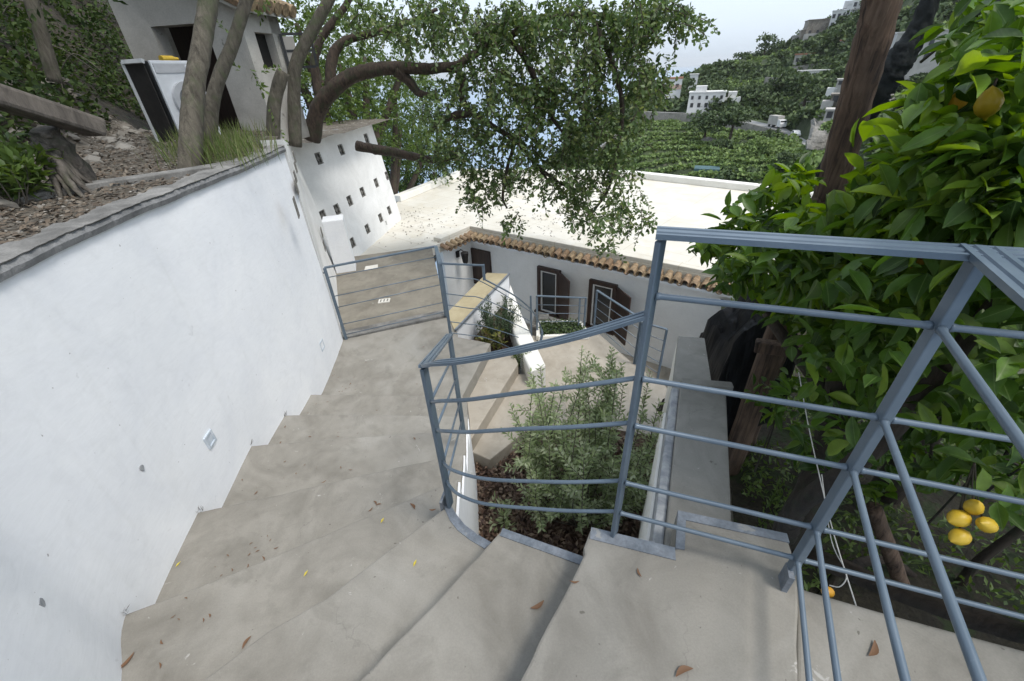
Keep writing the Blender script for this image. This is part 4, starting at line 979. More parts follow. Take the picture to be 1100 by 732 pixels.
# loose stones and leaf litter on the path
N = 1500; c = []
while len(c) < N:
    y = RNG.uniform(.4, 6.8); x = RNG.uniform(foot(y)-.3, wallx(y)-.12); c.append((x, y, tz_(x, y)+.004))
c = np.array(c)
def rocks(name, c, smin, smax, mat):
    T = np.array([(0, 0, .5), (.5, 0, .1), (.25, .43, .16), (-.25, .43, .1), (-.5, 0, .2), (-.25, -.43, .1), (.25, -.43, .15)]); F = [(0, i+1, (i+1) % 6+1) for i in range(6)]
    T = np.concatenate([T, T[1:]*np.array([1.1, 1.1, 0])-np.array([0, 0, .2])]); F += [(i+1, i+7, (i+1) % 6+7, (i+1) % 6+1) for i in range(6)]
    N = len(c); k = len(T); s = RNG.uniform(smin, smax, N)**1.; an = RNG.uniform(0, 6.28, N)
    vs = T[None]*RNG.uniform(.65, 1.3, (N, k, 3)); x = vs[:, :, 0]*np.cos(an)[:, None]-vs[:, :, 1]*np.sin(an)[:, None]; y = vs[:, :, 0]*np.sin(an)[:, None]+vs[:, :, 1]*np.cos(an)[:, None]*.75
    vs = np.stack([x, y, vs[:, :, 2]*.7], 2)*s[:, None, None]+c[:, None, :]
    fs_ = [tuple(int(q)+i*k for q in f) for i in range(N) for f in F]
    me = bpy.data.meshes.new(name); me.from_pydata(vs.reshape(-1, 3).tolist(), [], fs_)
    return link(name, me, mat, None, tuple(c.mean(0)))
tag(rocks('path_gravel', c, .008, .034, 'stone'), 'grey gravel and small stones on the upper dirt path', 'gravel', None, 'stuff')
cb = []
while len(cb) < 260:
    y = RNG.uniform(1.2, 6.6); x = foot(y)-RNG.uniform(-.35, .7); cb.append((x, y, tz_(x, y)+.01))
tag(rocks('bank_stones', np.array(cb), .04, .16, 'stone'), 'rough stones lying along the foot of the shady bank', 'stones', None, 'stuff')
N = 8500; c = []
while len(c) < N:
    y = RNG.uniform(.3, 6.8); x = RNG.uniform(foot(y)-.5, wallx(y)-.05); c.append((x, y, tz_(x, y)+.012))
d = rnd_dir(N); d[:, 2] *= .2
tag(leaves('leaf_litter', np.array(c), .045, .018, 'litter', None, d=d, up=1.5), 'brown leaf litter scattered over the upper dirt path', 'leaf litter', None, 'stuff')
# kerb strip
kp = [P(20, 222, gzt), P(60, 212.5, gzt), P(110, 204, gzt), P(165, 196, gzt), P(215, 188, gzt), P(258, 180, gzt)]
mb = MB(); mb.ribbon([p+Vector((0, 0, .02)) for p in spline(kp, 6)], [(-.05, -.08), (.05, -.08), (.047, .03), (-.045, .035)])
tag(mb.build('kerb_strip', 'cap', None, bevel=.006), 'narrow pale concrete kerb crossing the dirt path behind the wall coping', 'kerb')
# second coping piece at the end: rough block top in front of the trees
# shed
d1, d2 = Vector((-4.3, 6.55, 0)), Vector((-3.55, 6.4, 0)); sd_ = (d2-d1).normalized(); sn = Vector((sd_.y, -sd_.x, 0))
cornr = PP(253, 8, d1, tuple(sn)); cornr.z = 0
wl = d1-sd_*1.0
shed = thing('grey_shed', 'small grey rendered shed with a dark open doorway and terracotta roof edge', 'shed', (cornr.x, cornr.y, gzt))
def SF(x, y): return PP(x, y, d1, tuple(sn))
wl = SF(129, 30); wl.z = 0
ztop = 2.16; zg = .70
tl_, tr_ = SF(161.5, 29), SF(213, 25); bj = SF(262, 146)
zdt = tr_.z
lft, rgt = zl(tl_, 0), zl(tr_, 0)+sd_*.08
bk = -sn
def rz(p): return ztop+.42*max(0., (cornr-Vector((p.x, p.y, 0))).dot(sd_))
def wallp(a, b, z0, z1, th, nm, mat='shed'):
    ta, tb = (rz(a), rz(b)) if z1 == ztop else (z1, z1)
    MB().slab([zl(a, z0), zl(b, z0), zl(b, tb), zl(a, ta)], bk*th).build(nm, mat, shed)
wallp(wl, lft, zg, ztop, .2, 'wall'); wallp(lft, rgt, zdt, ztop, .2, 'wall'); wallp(rgt, cornr, zg, ztop, .2, 'wall')
# right face
sl = None
for t in np.arange(.4, 4, .05):
    q = cornr+bk*t
    if proj((q.x, q.y, 1.9))[0] > 302: sl = t; break
sl = sl or 1.8
rear = cornr+bk*sl
tn = Vector((sd_.x, sd_.y, 0))
def RF(x, y): return PP(x, y, cornr, tuple(tn))
wq = [RF(273, 34.5), RF(288, 36), RF(289.5, 73), RF(282.5, 73)]
ya_ = (wq[0]-cornr).dot(bk); yb_ = (wq[1]-cornr).dot(bk); ya_, yb_ = min(ya_, yb_), max(ya_, yb_)
zt_w, zb_w = (wq[0].z+wq[1].z)/2, wq[2].z
rt = -tn*.2
yb_ = max(yb_, ya_+.45)
for (s0, s1, z0, z1) in ((.2, ya_, zg, ztop), (yb_, sl, zg, ztop), (ya_, yb_, zg, zb_w), (ya_, yb_, zt_w, ztop)):
    a, b = cornr+bk*s0, cornr+bk*s1
    MB().slab([zl(a, z0), zl(b, z0), zl(b, z1), zl(a, z1)], rt).build('wall', 'shed', shed)
wallp(zl(wl, 0)+bk*sl, rear, zg, ztop, -.2, 'wall')
a, b = cornr+bk*ya_, cornr+bk*yb_; cz = (zt_w+zb_w)/2
wm = MB(); wm.slab([zl(a, zb_w)+rt*.6, zl(b, zb_w)+rt*.6, zl(b, zt_w)+rt*.6, zl(a, zt_w)+rt*.6], rt*.1)
wf = wm.build('window', 'dark', shed)
cs = MB(); hw_ = (b-a).length*.9; hinge = zl(b, 0)+tn*.02
od = (tn*.85+bk*.5).normalized(); on = Vector((od.y, -od.x, 0)); Zv = Vector((0, 0, 1)); ch = zt_w-zb_w
for off in (0, hw_*.9):
    cs.box(hinge+od*(off+.02)+Zv*cz, (.035, .03, ch), ax=(od, on, Zv))
for zz in (zb_w, cz, zt_w): cs.box(hinge+od*(hw_*.45+.02)+Zv*zz, (hw_*.9-.04, .025, .03), ax=(od, on, Zv))
cs.build('casement', 'washdark', wf)
MB().box(hinge+od*(hw_*.22)+Zv*cz-on*.0, (hw_*.40, .018, ch-.05), ax=(od, on, Zv)).build('casement_board', 'fgrey', wf)
MB().box(zl(zl(wl, 0).lerp(cornr, .5), (zg+ztop)/2)+bk*min(.9, sl*.75)-sd_*.06, ((cornr-wl).length-.5, .05, ztop-zg-.06), ax=(sd_, sn, Zv)).build('inner_boards', 'shedwood', shed)
MB().slab([zl(lft, gzt-.02)+bk*.9, zl(rgt, gzt-.02)+bk*.9, zl(rgt, gzt-.02), zl(lft, gzt-.02)], (0, 0, -.1)).build('floor', 'dark', shed)
# tiled roof edge
def rp(p, dz): return Vector((p.x, p.y, rz(p)+dz))
ec = cornr+sd_*.14; er = rear+sd_*.14
roofp = [rp(wl-sd_*.3-bk*.12, .0), Vector((ec.x, ec.y, ztop-.05))-bk*.12, Vector((er.x, er.y, ztop-.05))+bk*.2, rp(wl-sd_*.3+bk*(sl+.2), 0)]
MB().slab([p+Vector((0, 0, .003)) for p in roofp], (0, 0, .06)).build('roof', 'shed', shed)
tm = MB(); up_ = (zl(wl, 0)-zl(cornr, 0)).normalized()+Vector((0, 0, .42)); up_.normalize()
for k_ in range(int((sl+.4)/.16)):
    c = Vector((ec.x, ec.y, ztop+.03))+bk*(-.10+k_*.16)+sd_*.05
    for m_ in range(7): tm.tube([c+up_*(m_*.30+.34), c+up_*(m_*.30)], [.062, .075], 8)
tm.build('roof_tiles', 'tile', shed)

# washing machine standing by the doorway, with a leaning frame beside it
wp0 = P(183, 151, gzt); wm_t = thing('washing_machine', 'discarded front-loading washing machine standing by the dark shed doorway', 'washing machine', tuple(P(192, 150, gzt)))
FL = P(197, 152, gzt); FL.z = 0; fr_d = Vector((.30, .95, 0)).normalized(); dep = Vector((-.95, .30, 0)).normalized()
w_, h_ = .56, V(FL, 161, 65)-gzt
cc = FL+fr_d*(w_/2); Zv = Vector((0, 0, 1))
MB().box(cc+dep*.18+Zv*(gzt+h_/2), (w_, .30, h_), ax=(fr_d, dep, Zv)).build('body', 'washdark', wm_t, bevel=.01)  # near-black body: shade on the white machine's side put into the colour
MB().box(cc+dep*.01+Zv*(gzt+h_/2), (w_, .03, h_), ax=(fr_d, dep, Zv)).build('front_panel', 'washer', wm_t, bevel=.008)
def disc(mb, c, x, z, r0, r1, y, th, n=28):
    vs = []
    for a in range(n):
        t = 2*math.pi*a/n; e = x*math.cos(t)+z*math.sin(t); vs += [c+e*r0+y*0, c+e*r1+y*0, c+e*r0+y*th, c+e*r1+y*th]
    fs = []
    for a in range(n):
        q = a*4; w = ((a+1) % n)*4; fs += [(q+2, q+3, w+3, w+2), (q+1, w+1, w+3, q+3), (q, q+2, w+2, w)]
    mb.add(vs, fs)
pc = cc-dep*.005+Zv*(gzt+h_*.50)
mb = MB(); disc(mb, pc, fr_d, Zv, .135, .20, -dep, .035); dr = mb.build('door', 'washrim', wm_t)
mb = MB(); disc(mb, pc, fr_d, Zv, .0, .135, -dep, .02); mb.build('door_glass', 'washglass', dr)
MB().box(cc-dep*.008+Zv*(gzt+h_*.91), (w_*.94, .012, h_*.11), ax=(fr_d, dep, Zv)).build('control_panel', 'washrim', wm_t)
mb = MB(); disc(mb, cc-dep*.014+fr_d*.14+Zv*(gzt+h_*.91), fr_d, Zv, 0, .03, -dep, .02, 12); mb.build('dial', 'washer', wm_t)
yt = MB(); yt.tube([cc+dep*.1-fr_d*.05+Zv*(gzt+h_+.02), cc+dep*.1+fr_d*.10+Zv*(gzt+h_+.022)], [.035, .030], 10); yt.tube([cc+dep*.1+fr_d*.10+Zv*(gzt+h_+.02), cc+dep*.1+fr_d*.16+Zv*(gzt+h_+.02)], [.02, .018], 8)
tag(yt.build('yellow_bottle', 'yellowthing', None), 'small yellow plastic bottle lying on top of the washing machine', 'bottle')
lf = thing('leaning_panel', 'dark panel in a pale metal frame propped beside the washing machine', 'panel', tuple(wp0))
q0 = FL-fr_d*.05+dep*.02; pd_ = dep.copy()
fm = MB()
for (a, b) in (((.0, .80), (.31, .80)), ((.31, 0), (.31, .80))):
    fm.bar(zl(q0+pd_*a[0], gzt+a[1]), zl(q0+pd_*b[0], gzt+b[1]), .03, .04, up=(.3, .3, 1))
fm.build('frame', 'zinc', lf)
MB().slab([zl(q0+pd_*.02, gzt), zl(q0+pd_*.30, gzt), zl(q0+pd_*.30, gzt+.78), zl(q0+pd_*.02, gzt+.78)], fr_d*.012).build('board', 'dark', lf)
# beam on the stump
bm_a, bm_b = PD(-40, 92, 3.7), PD(105, 138, 4.0)
mb = MB(); NB = 10
for i in range(NB): pass
dirb = (bm_b-bm_a).normalized()
mb.bar(bm_a, bm_b, .16, .11)
bo = mb.build('timber_beam', 'beam', None, bevel=.02)
tag(bo, 'long weathered grey timber beam lying slanted on the old root stump', 'beam')
st = thing('tree_stump', 'old grey tree stump with exposed roots at the foot of the bank', 'stump', tuple(PD(52, 180, 3.55)))
s0 = PD(58, 158, 3.95); mb = MB(); limb(mb, [s0+Vector((-.06, .1, -.35)), s0+Vector((-.02, .03, -.02)), s0+Vector((.0, 0, .10))], [.10, .085, .06], 6, 14, .25, 1)
mb.build('trunk', 'stump', st, smooth=True)
for i, (x, y, d_, w_r) in enumerate(((96, 190, 3.7, .022), (80, 194, 3.6, .026), (58, 190, 3.65, .018), (36, 186, 3.7, .024), (104, 176, 3.85, .018), (46, 176, 3.85, .02), (70, 186, 3.75, .014), (90, 182, 3.85, .014), (22, 176, 3.9, .018))):
    e = PD(x, y, d_).lerp(s0, .30); e.z = tz_(e.x, e.y)-.01; a = s0+Vector((RNG.uniform(-.06, .06), RNG.uniform(-.06, .0), RNG.uniform(-.03, .06))); k1 = a.lerp(e, .35)+Vector((RNG.uniform(-.03, .03), 0, .06)); k2 = a.lerp(e, .7)+Vector((RNG.uniform(-.04, .04), RNG.uniform(-.03, .03), .02))
    mb = MB(); limb(mb, [a, k1, k2, e], [w_r*1.5, w_r*1.1, w_r*.8, w_r*.35], 6, 9, .22, i); mb.build('root', 'stump', st, smooth=True)

# undergrowth on the bank: small leaves growing out of the slope
N = 42000; c = []
while len(c) < N:
    y = RNG.uniform(.8, 11.5); x = foot(y)-.15-RNG.uniform(0, 1)**1.0*5.2
    v = noise.noise(Vector((x*1.0, y*1.0, 11)))+.35*noise.noise(Vector((x*3, y*3, 1)))
    if v < -.16+.22*max(0, .6-(foot(y)-x)): continue
    h = RNG.uniform(0, 1)**1.3*(.30+.75*max(0, v)); c.append((x+h*.35, y-.1*h, tz_(x, y)+h))
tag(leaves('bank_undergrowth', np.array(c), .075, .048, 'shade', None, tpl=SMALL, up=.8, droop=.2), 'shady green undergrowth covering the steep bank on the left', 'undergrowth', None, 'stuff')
# thin dry stems hanging over the bank
mb = MB()
for i in range(70):
    y = RNG.uniform(2.2, 7); x = foot(y)-RNG.uniform(.4, 3.0); b = Vector((x, y, tz_(x, y))); e = b+Vector((RNG.uniform(.1, .7), RNG.uniform(-.4, .4), RNG.uniform(-.2, .5)))
    mb.tube(spline([b, b.lerp(e, .5)+Vector((.05, 0, .22)), e], 5), [.006]*11, 4)
tag(mb.build('dry_stems', 'stump', None), 'tangle of thin dry stems hanging over the shady bank', 'stems', None, 'stuff')
def fern(px, py, d_, lab, n=26, L=.10):
    b = PD(px, py, d_); b.z = tz_(b.x, b.y)
    plant('bank_plant', lab, 'plant', tuple(b), n, 22, L, .034, 'light', .36, .20, 0, .15, stemmat='stump')
fern(2, 165, 3.9, 'bright green leafy plant in front of the old stump at the left edge', 20, .075)
fern(-4, 190, 3.7, 'low green plant at the foot of the bank near the left frame edge', 14, .07)
# grass by the trees
N = 900; base_ = []
for i in range(N):
    b = P(RNG.uniform(200, 275), RNG.uniform(158, 182), gzt); b.z = tz_(b.x, b.y); base_.append(np.array(b)+np.array([RNG.normal(0, .1), RNG.normal(0, .12), 0]))
base_ = np.array(base_); d = rnd_dir(N)*.35; d[:, 2] = 1
tag(leaves('grass_tuft', base_, .24, .007, 'grass', None, d=d), 'tuft of tall green grass around the feet of the two leaning trunks', 'grass', None, 'stuff')

# ================================================================ TREES ON THE UPPER TERRACE
def crown_leaves(name, parent, ells, L, W, mat, twig=.30, per=13, dens=1., spread=.75, droop=.35, tpl=SMALL):
    C = []; Dd = []
    for (c, rx, ry, rz, cnt) in ells:
        n = int(cnt*dens); p = rnd_dir(n)*np.cbrt(RNG.uniform(.08, 1, (n, 1)))*np.array([rx, ry, rz])+np.array(c)
        v = np.array([noise.noise(Vector(q*1.7)) for q in p]); p = p[v > -.16]
        dr = nrm(p-np.array(c)+RNG.normal(0, .35, p.shape)*np.array([rx, ry, rz])); a, b = sprays(p, dr, twig, per, spread, droop); C.append(a); Dd.append(b)
    return leaves(name, np.concatenate(C), L, W, mat, parent, d=np.concatenate(Dd), tpl=tpl)
def slim_tree(name, label, px, rad, top_extra, ell, mat='bark_l', cl='shade', leafL=.07):
    b = px[0]; t = thing(name, label, 'tree', tuple(b)); mb = MB()
    limb(mb, [b+Vector((0, 0, -.15))]+px[1:]+top_extra, rad, 6, 12, .05, 2); mb.build('trunk', mat, t, smooth=True)
    if ell: crown_leaves('crown', t, ell, leafL, leafL*.5, cl)
    return t
t1 = P(194, 187, gzt); t2 = P(218, 166, gzt)
slim_tree('young_tree', 'taller grey lichen-covered trunk nearest the wall coping, leaning right', [t1, PD(207, 112, 4.32), PD(217, 46, 4.42), PD(226, -10, 4.5)], [.085, .070, .064, .060, .055, .045, .035],
          [PD(236, -90, 4.6), PD(242, -180, 4.6)], [((-2.6, 4.0, 3.9), 1.3, 1.3, .75, 260)])
slim_tree('young_tree', 'thinner grey trunk just behind the lichen-covered one, leaning more', [t2, PD(229, 106, 5.2), PD(249, 50, 5.25), PD(267, -6, 5.3)], [.064, .057, .052, .048, .044, .04, .03],
          [PD(290, -80, 5.4)], [((-1.9, 5.3, 3.9), 1.0, 1.2, .7, 200)])
sl_b = PD(289, 142, 6.3)
slim_tree('cut_trunk', 'short sawn-off leaning trunk beside the shed window', [sl_b, PD(295, 110, 6.3), PD(304.5, 77, 6.3)], [.075, .072, .068, .064], [], [((sl_b.x+.05, sl_b.y-.1, sl_b.z+.55), .22, .2, .35, 10)], 'bark_l', 'light', .06)
bb = PD(314, 145, 7.2)
slim_tree('slender_tree', 'slender double-bent trunk between the cut trunk and the carob', [bb, PD(316, 100, 7.2), PD(319, 66, 7.2), PD(340, 25, 7.2), PD(356, -5, 7.2)], [.085, .08, .078, .07, .062, .055, .04], [PD(385, -60, 7.3)],
          [(tuple(PD(330, -40, 7.2)), 1.1, 1.2, .5, 130)], 'bark_l', 'light', .07)
slim_tree('slender_tree', 'thin dark stem on the bank above the timber beam', [PD(48, 68, 6.2), PD(44, 35, 6.2), PD(31, -10, 6.2)], [.055, .052, .048, .042, .04], [PD(20, -80, 6.2)], [(tuple(PD(10, -70, 6.)), 1.0, 1.0, .5, 100)], 'bark_l')
# ---- the carob
cbase = PD(334, 146, 8.7)
carob = thing('carob_tree', 'old carob tree whose arching limb and drooping dark crown overhang the cream roof', 'tree', tuple(cbase))
def path(px): return [PD(*p) for p in px]
mb = MB(); main = path([(334, 150, 8.7), (342, 118, 8.6), (356, 98, 8.5), (378, 82, 8.4), (402, 75, 8.3), (430, 73, 8.2), (462, 74, 8.1), (492, 71, 8.0)])
limb(mb, main, [.150, .132, .12, .108, .10, .088, .08, .065], 6, 14, .10, 4); mb.build('trunk', 'bark_d', carob, smooth=True)
LIMBS = [([(425, 76, 8.2), (440, 88, 8.2), (450, 100, 8.2), (470, 104, 8.1)], [.09, .08, .06, .03]),
         ([(490, 71, 8.), (497, 88, 7.9), (496, 104, 7.9), (505, 120, 7.9), (530, 136, 7.8), (554, 152, 7.7), (576, 178, 7.6), (590, 196, 7.5)], [.065, .062, .058, .052, .045, .038, .028, .015]),
         ([(506, 122, 7.9), (490, 124, 7.9), (472, 131, 8.), (463, 141, 8.)], [.06, .06, .05, .03]),
         ([(492, 71, 8.), (515, 55, 8.), (546, 40, 8.), (578, 20, 8.), (634, 16, 7.9), (680, 22, 7.8), (725, 18, 7.7)], [.065, .06, .054, .046, .04, .028, .012]),
         ([(546, 40, 8.), (566, 66, 7.8), (580, 100, 7.7), (592, 125, 7.6), (610, 150, 7.4)], [.05, .05, .04, .03, .015]),
         ([(634, 16, 7.9), (655, 60, 7.6), (668, 110, 7.4), (664, 160, 7.2), (655, 200, 7.1), (640, 225, 7.)], [.045, .04, .035, .03, .02, .01]),
         ([(576, 178, 7.6), (600, 196, 7.3), (620, 205, 7.2)], [.03, .025, .01]),
         ([(554, 152, 7.7), (545, 180, 7.6), (540, 212, 7.5), (545, 224, 7.5)], [.03, .03, .025, .012]),
         ([(354, 98, 8.5), (358, 60, 8.6), (372, 44, 8.6), (400, 36, 8.6), (430, 28, 8.5), (470, 10, 8.4)], [.09, .08, .065, .055, .04, .025]),
         ([(383, 157, 9.4), (400, 160, 9.3), (418, 163, 9.2), (442, 168, 9.0), (470, 172, 8.8), (500, 165, 8.6)], [.10, .095, .09, .08, .06, .03]),
         ([(345, 110, 8.6), (338, 70, 8.7), (346, 40, 8.7), (372, 5, 8.7), (385, -30, 8.7)], [.075, .07, .06, .05, .035])]
for i, (px, rad) in enumerate(LIMBS):
    mb = MB(); limb(mb, path(px), rad, 6, 9, .12, i); mb.build('limb', 'bark_d', carob, smooth=True)
# crown: photo ellipses (x, y, rx, ry, distance, twigs)
CE = [(400, 12, 52, 18, 8.6, 70), (455, 18, 50, 26, 8.4, 110), (505, 25, 50, 32, 8.1, 150), (560, 28, 55, 34, 7.9, 190), (615, 25, 50, 34, 7.8, 180), (665, 22, 45, 30, 7.7, 140), (705, 10, 34, 22, 7.6, 80), (738, 18, 16, 15, 7.6, 26),
      (515, 90, 38, 36, 8., 120), (560, 95, 45, 40, 7.8, 180), (610, 90, 48, 42, 7.6, 200), (655, 80, 42, 45, 7.5, 180), (690, 70, 26, 40, 7.5, 90), (700, 95, 14, 18, 7.4, 26),
      (480, 105, 30, 26, 8.1, 70), (470, 150, 26, 28, 8.3, 60), (505, 150, 36, 34, 8., 120), (545, 165, 36, 34, 7.7, 130), (520, 195, 24, 24, 7.8, 60), (590, 150, 34, 36, 7.5, 120), (635, 150, 34, 42, 7.3, 130), (672, 135, 24, 36, 7.3, 80),
      (600, 200, 20, 18, 7.3, 36), (640, 205, 30, 26, 7.1, 90), (672, 205, 24, 30, 7.1, 64), (625, 228, 14, 12, 7.1, 18), (655, 240, 12, 14, 7.0, 16), (683, 232, 12, 16, 7.0, 16), (548, 236, 14, 10, 7.4, 12), (510, 212, 12, 12, 7.7, 14), (648, 265, 7, 8, 7., 6)]
C = []; Dd = []
for (x, y, rx, ry, d_, cnt) in CE:
    n = int(cnt*1.28)
    for i in range(n):
        a = RNG.uniform(0, 6.28); s = math.sqrt(RNG.uniform(0, 1)); px, py = x+math.cos(a)*s*rx, y+math.sin(a)*s*ry
        p = PD(px, py, d_+RNG.normal(0, .55))
        if noise.noise(p*2.3)+.4*noise.noise(p*5.) < -.07: continue
        aa, bb_ = sprays([np.array(p)], [np.array([RNG.normal(0, .6), RNG.normal(-.1, .6), RNG.normal(-.5, .45)])], .26, 13, .75, .35); C.append(aa); Dd.append(bb_)
C = np.concatenate(C); Dd = np.concatenate(Dd)
leaves('crown', C, .080, .056, 'carob', carob, d=Dd, tpl=OVAL)
# hanging twigs
mb = MB()
for i in range(0, len(C), 13):
    if RNG.uniform() < .75: mb.tube([C[i], C[min(i+6, len(C)-1)], C[min(i+12, len(C)-1)]], [.006, .005, .003], 4, False)
tag(mb.build('twigs', 'bark_d', carob), kind='stuff')

# ---- broadleaf bushes behind the retaining wall
def bush(name, label, ells, mat, L=.10, trunk=None, group=None, dens=1., per=12, twig=.3):
    c0 = ells[0][0]; zb = trunk if trunk is not None else min(e[0][2]-e[3] for e in ells)-.4
    t = thing(name, label, 'tree', (c0[0], c0[1], zb), group); mb = MB()
    for e in ells: limb(mb, [Vector((c0[0], c0[1], zb)), Vector((c0[0], c0[1], zb)).lerp(Vector(e[0]), .5)+Vector((.1, 0, .1)), Vector(e[0])], [.16, .11, .05], 5, 8, .1, 3)
    mb.build('trunk', 'bark_d', t, smooth=True); crown_leaves('crown', t, ells, L, L*.52, mat, twig, per, dens)
    return t
def E_(x, y, d_, rx, ry, rz, cnt): return (tuple(PD(x, y, d_)), rx, ry, rz, cnt)
bush('leafy_tree', 'bright green leafy tree growing behind the retaining wall, under the carob', [E_(392, 130, 14.5, 1., 1., 1., 220), E_(430, 140, 15.5, 1.2, 1.0, 1.0, 240), E_(425, 105, 15.5, 1.3, 1., .9, 220), E_(455, 170, 16.5, 1.2, 1., 1.1, 220)], 'light', .11, -3)
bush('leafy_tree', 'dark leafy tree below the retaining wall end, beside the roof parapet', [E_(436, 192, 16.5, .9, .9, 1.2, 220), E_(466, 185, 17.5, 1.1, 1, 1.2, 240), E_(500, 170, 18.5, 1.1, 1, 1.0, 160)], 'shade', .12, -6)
bush('leafy_tree', 'bright yellow-green tree behind the shed and slender trunks', [E_(318, 25, 13, 1.2, 1.2, 1.1, 220), E_(340, 70, 13.5, 1.1, 1.2, 1.1, 220), E_(300, 55, 14.5, 1.2, 1.2, 1.2, 180), E_(330, 112, 13., 1.1, 1., .8, 170)], 'light', .11, 0)
bush('leafy_tree', 'shady tree filling the gap behind the carob trunk', [E_(372, 110, 14, 1.0, 1.2, 1.0, 190), E_(392, 62, 15, 1.4, 1.2, 1.2, 200), E_(440, 55, 16, 1.5, 1.2, 1.0, 130), E_(362, 60, 15, 1.1, 1.2, 1.1, 170)], 'light', .12, -1)

bush('leafy_tree', 'broad green tree farther back behind the carob limb and the wall end', [E_(385, 165, 19, 1.5, 1.4, 1.6, 420), E_(405, 195, 19, 1.3, 1.4, 1.3, 320), E_(425, 175, 20, 1.6, 1.4, 1.6, 420), E_(400, 110, 20, 1.8, 1.5, 1.6, 420), E_(445, 125, 21, 1.7, 1.5, 1.6, 360)], 'light', .14, -7, per=12)

# ================================================================ LEMON ORCHARD
oz = -1.75
def ogz(x, y): return oz-.10*max(0, y-1)-.02*x+noise.noise(Vector((x*.7, y*.7, 5)))*.12
og = MB(); vs2 = []; nx, ny = 44, 40
for j in range(ny+1):
    for i in range(nx+1):
        x = .9+i/nx*16+ (0 if j/ny*10 < 3 else 0); y = -3.5+j/ny*13; 
        lim = .9+max(0, (y-.6))*.45+.25
        x = lim+(i/nx)**1.4*16; vs2.append((x, y, ogz(x, y)))
og.add(vs2, [(j*(nx+1)+i, j*(nx+1)+i+1, (j+1)*(nx+1)+i+1, (j+1)*(nx+1)+i) for j in range(ny) for i in range(nx)])
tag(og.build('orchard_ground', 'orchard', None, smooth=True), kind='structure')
N = 16000; c = []
while len(c) < N:
    y = RNG.uniform(-1, 6.5); x = .95+max(0, y-.6)*.45+.3+RNG.uniform(0, 1)**1.3*6
    v = noise.noise(Vector((x*1.3, y*1.3, 2)))
    if v < -.1: continue
    c.append((x, y, ogz(x, y)+RNG.uniform(0, .16+.2*max(0, v))))
d = rnd_dir(N); d[:, 2] = np.abs(d[:, 2])+.2
tag(leaves('orchard_weeds', np.array(c), .07, .026, 'light', None, d=d), 'weeds and grass on the shady orchard floor', 'weeds', None, 'stuff')

lem = thing('lemon_tree', 'large leafy lemon tree with ripe fruit crowding the right side beyond the railing', 'tree', (1.75, 1.55, oz-.1))
for i, (pts, rad) in enumerate((
        ([(1.75, 1.55, -1.9), (1.70, 1.50, -1.2), (1.78, 1.6, -.5), (1.7, 1.75, .3), (1.8, 2.0, .9)], [.10, .09, .08, .06, .03]),
        ([(1.70, 1.5, -1.2), (1.5, 1.35, -.75), (1.40, 1.25, -.45), (1.35, 1.05, .2), (1.3, .95, .9)], [.06, .05, .045, .035, .015]),
        ([(1.78, 1.6, -.5), (2.2, 1.5, -.1), (2.5, 1.35, .5), (2.5, 1.2, 1.2)], [.055, .045, .035, .02]),
        ([(1.75, 1.65, -.2), (1.55, 2.1, .1), (1.5, 2.5, .3)], [.04, .03, .012]),
        ([(1.70, 1.50, -1.25), (1.95, 1.0, -.9), (2.1, .7, -.6), (2.0, .6, -.1)], [.06, .05, .04, .02]))):
    mb = MB(); limb(mb, [Vector(p) for p in pts], rad, 7, 9, .10, i); mb.build('limb' if i else 'trunk', 'pole2', lem, smooth=True)
# leaf whorls at branch tips, inside a volume described by photo patches and distances
LP = [(762, 262, 16, 12, 3.0, .2, 22), (785, 250, 22, 20, 2.9, .25, 30), (815, 228, 26, 24, 2.8, .25, 44), (850, 205, 18, 18, 2.7, .2, 26), (795, 288, 24, 18, 2.7, .25, 26), (835, 270, 42, 32, 2.6, .3, 84), (890, 262, 44, 32, 2.4, .3, 84), (862, 185, 8, 9, 2.7, .1, 5),
      (950, 232, 36, 36, 2.2, .25, 64), (985, 200, 34, 40, 2.0, .25, 54), (1040, 160, 44, 40, 1.85, .25, 60), (1085, 185, 44, 56, 1.85, .3, 70), (1015, 118, 26, 22, 1.95, .2, 22), (1062, 92, 36, 24, 1.85, .2, 28), (1105, 60, 40, 36, 1.95, .3, 36),
      (1020, 240, 50, 36, 2.0, .25, 64), (1090, 270, 56, 46, 1.9, .3, 70), (960, 290, 56, 36, 2.2, .35, 84), (1040, 330, 56, 46, 2.1, .35, 80), (870, 318, 56, 30, 2.5, .35, 80), (920, 365, 56, 40, 2.3, .35, 74), (1000, 405, 62, 44, 2.3, .4, 70), (1090, 400, 56, 56, 2.2, .4, 70),
      (870, 410, 30, 20, 2.9, .3, 10), (930, 450, 56, 36, 2.8, .45, 40), (1020, 480, 60, 36, 2.7, .4, 36), (1100, 500, 56, 50, 2.5, .4, 40), (880, 460, 36, 40, 3.1, .5, 26), (1150, 300, 60, 200, 2.0, .4, 110),
      (1045, 36, 34, 20, 2.5, .25, 18), (1090, 10, 36, 26, 2.6, .3, 24), (830, 430, 22, 24, 3.1, .35, 14)]
FRUIT = [(1062, 111, 1.62, 27), (1031, 106, 1.75, 14), (1030, 557, 1.95, 13), (1046, 545, 1.95, 11), (1060, 564, 1.95, 14), (1031, 577, 1.95, 12), (889, 636, 2.1, 10)]
def sees_fruit(p):
    q = proj(p); d_ = (Vector(p)-Vector(CAMP)).length
    return any(d_ < fd+.05 and math.hypot(q[0]-fx, q[1]-fy) < rr for fx, fy, fd, rr in FRUIT)
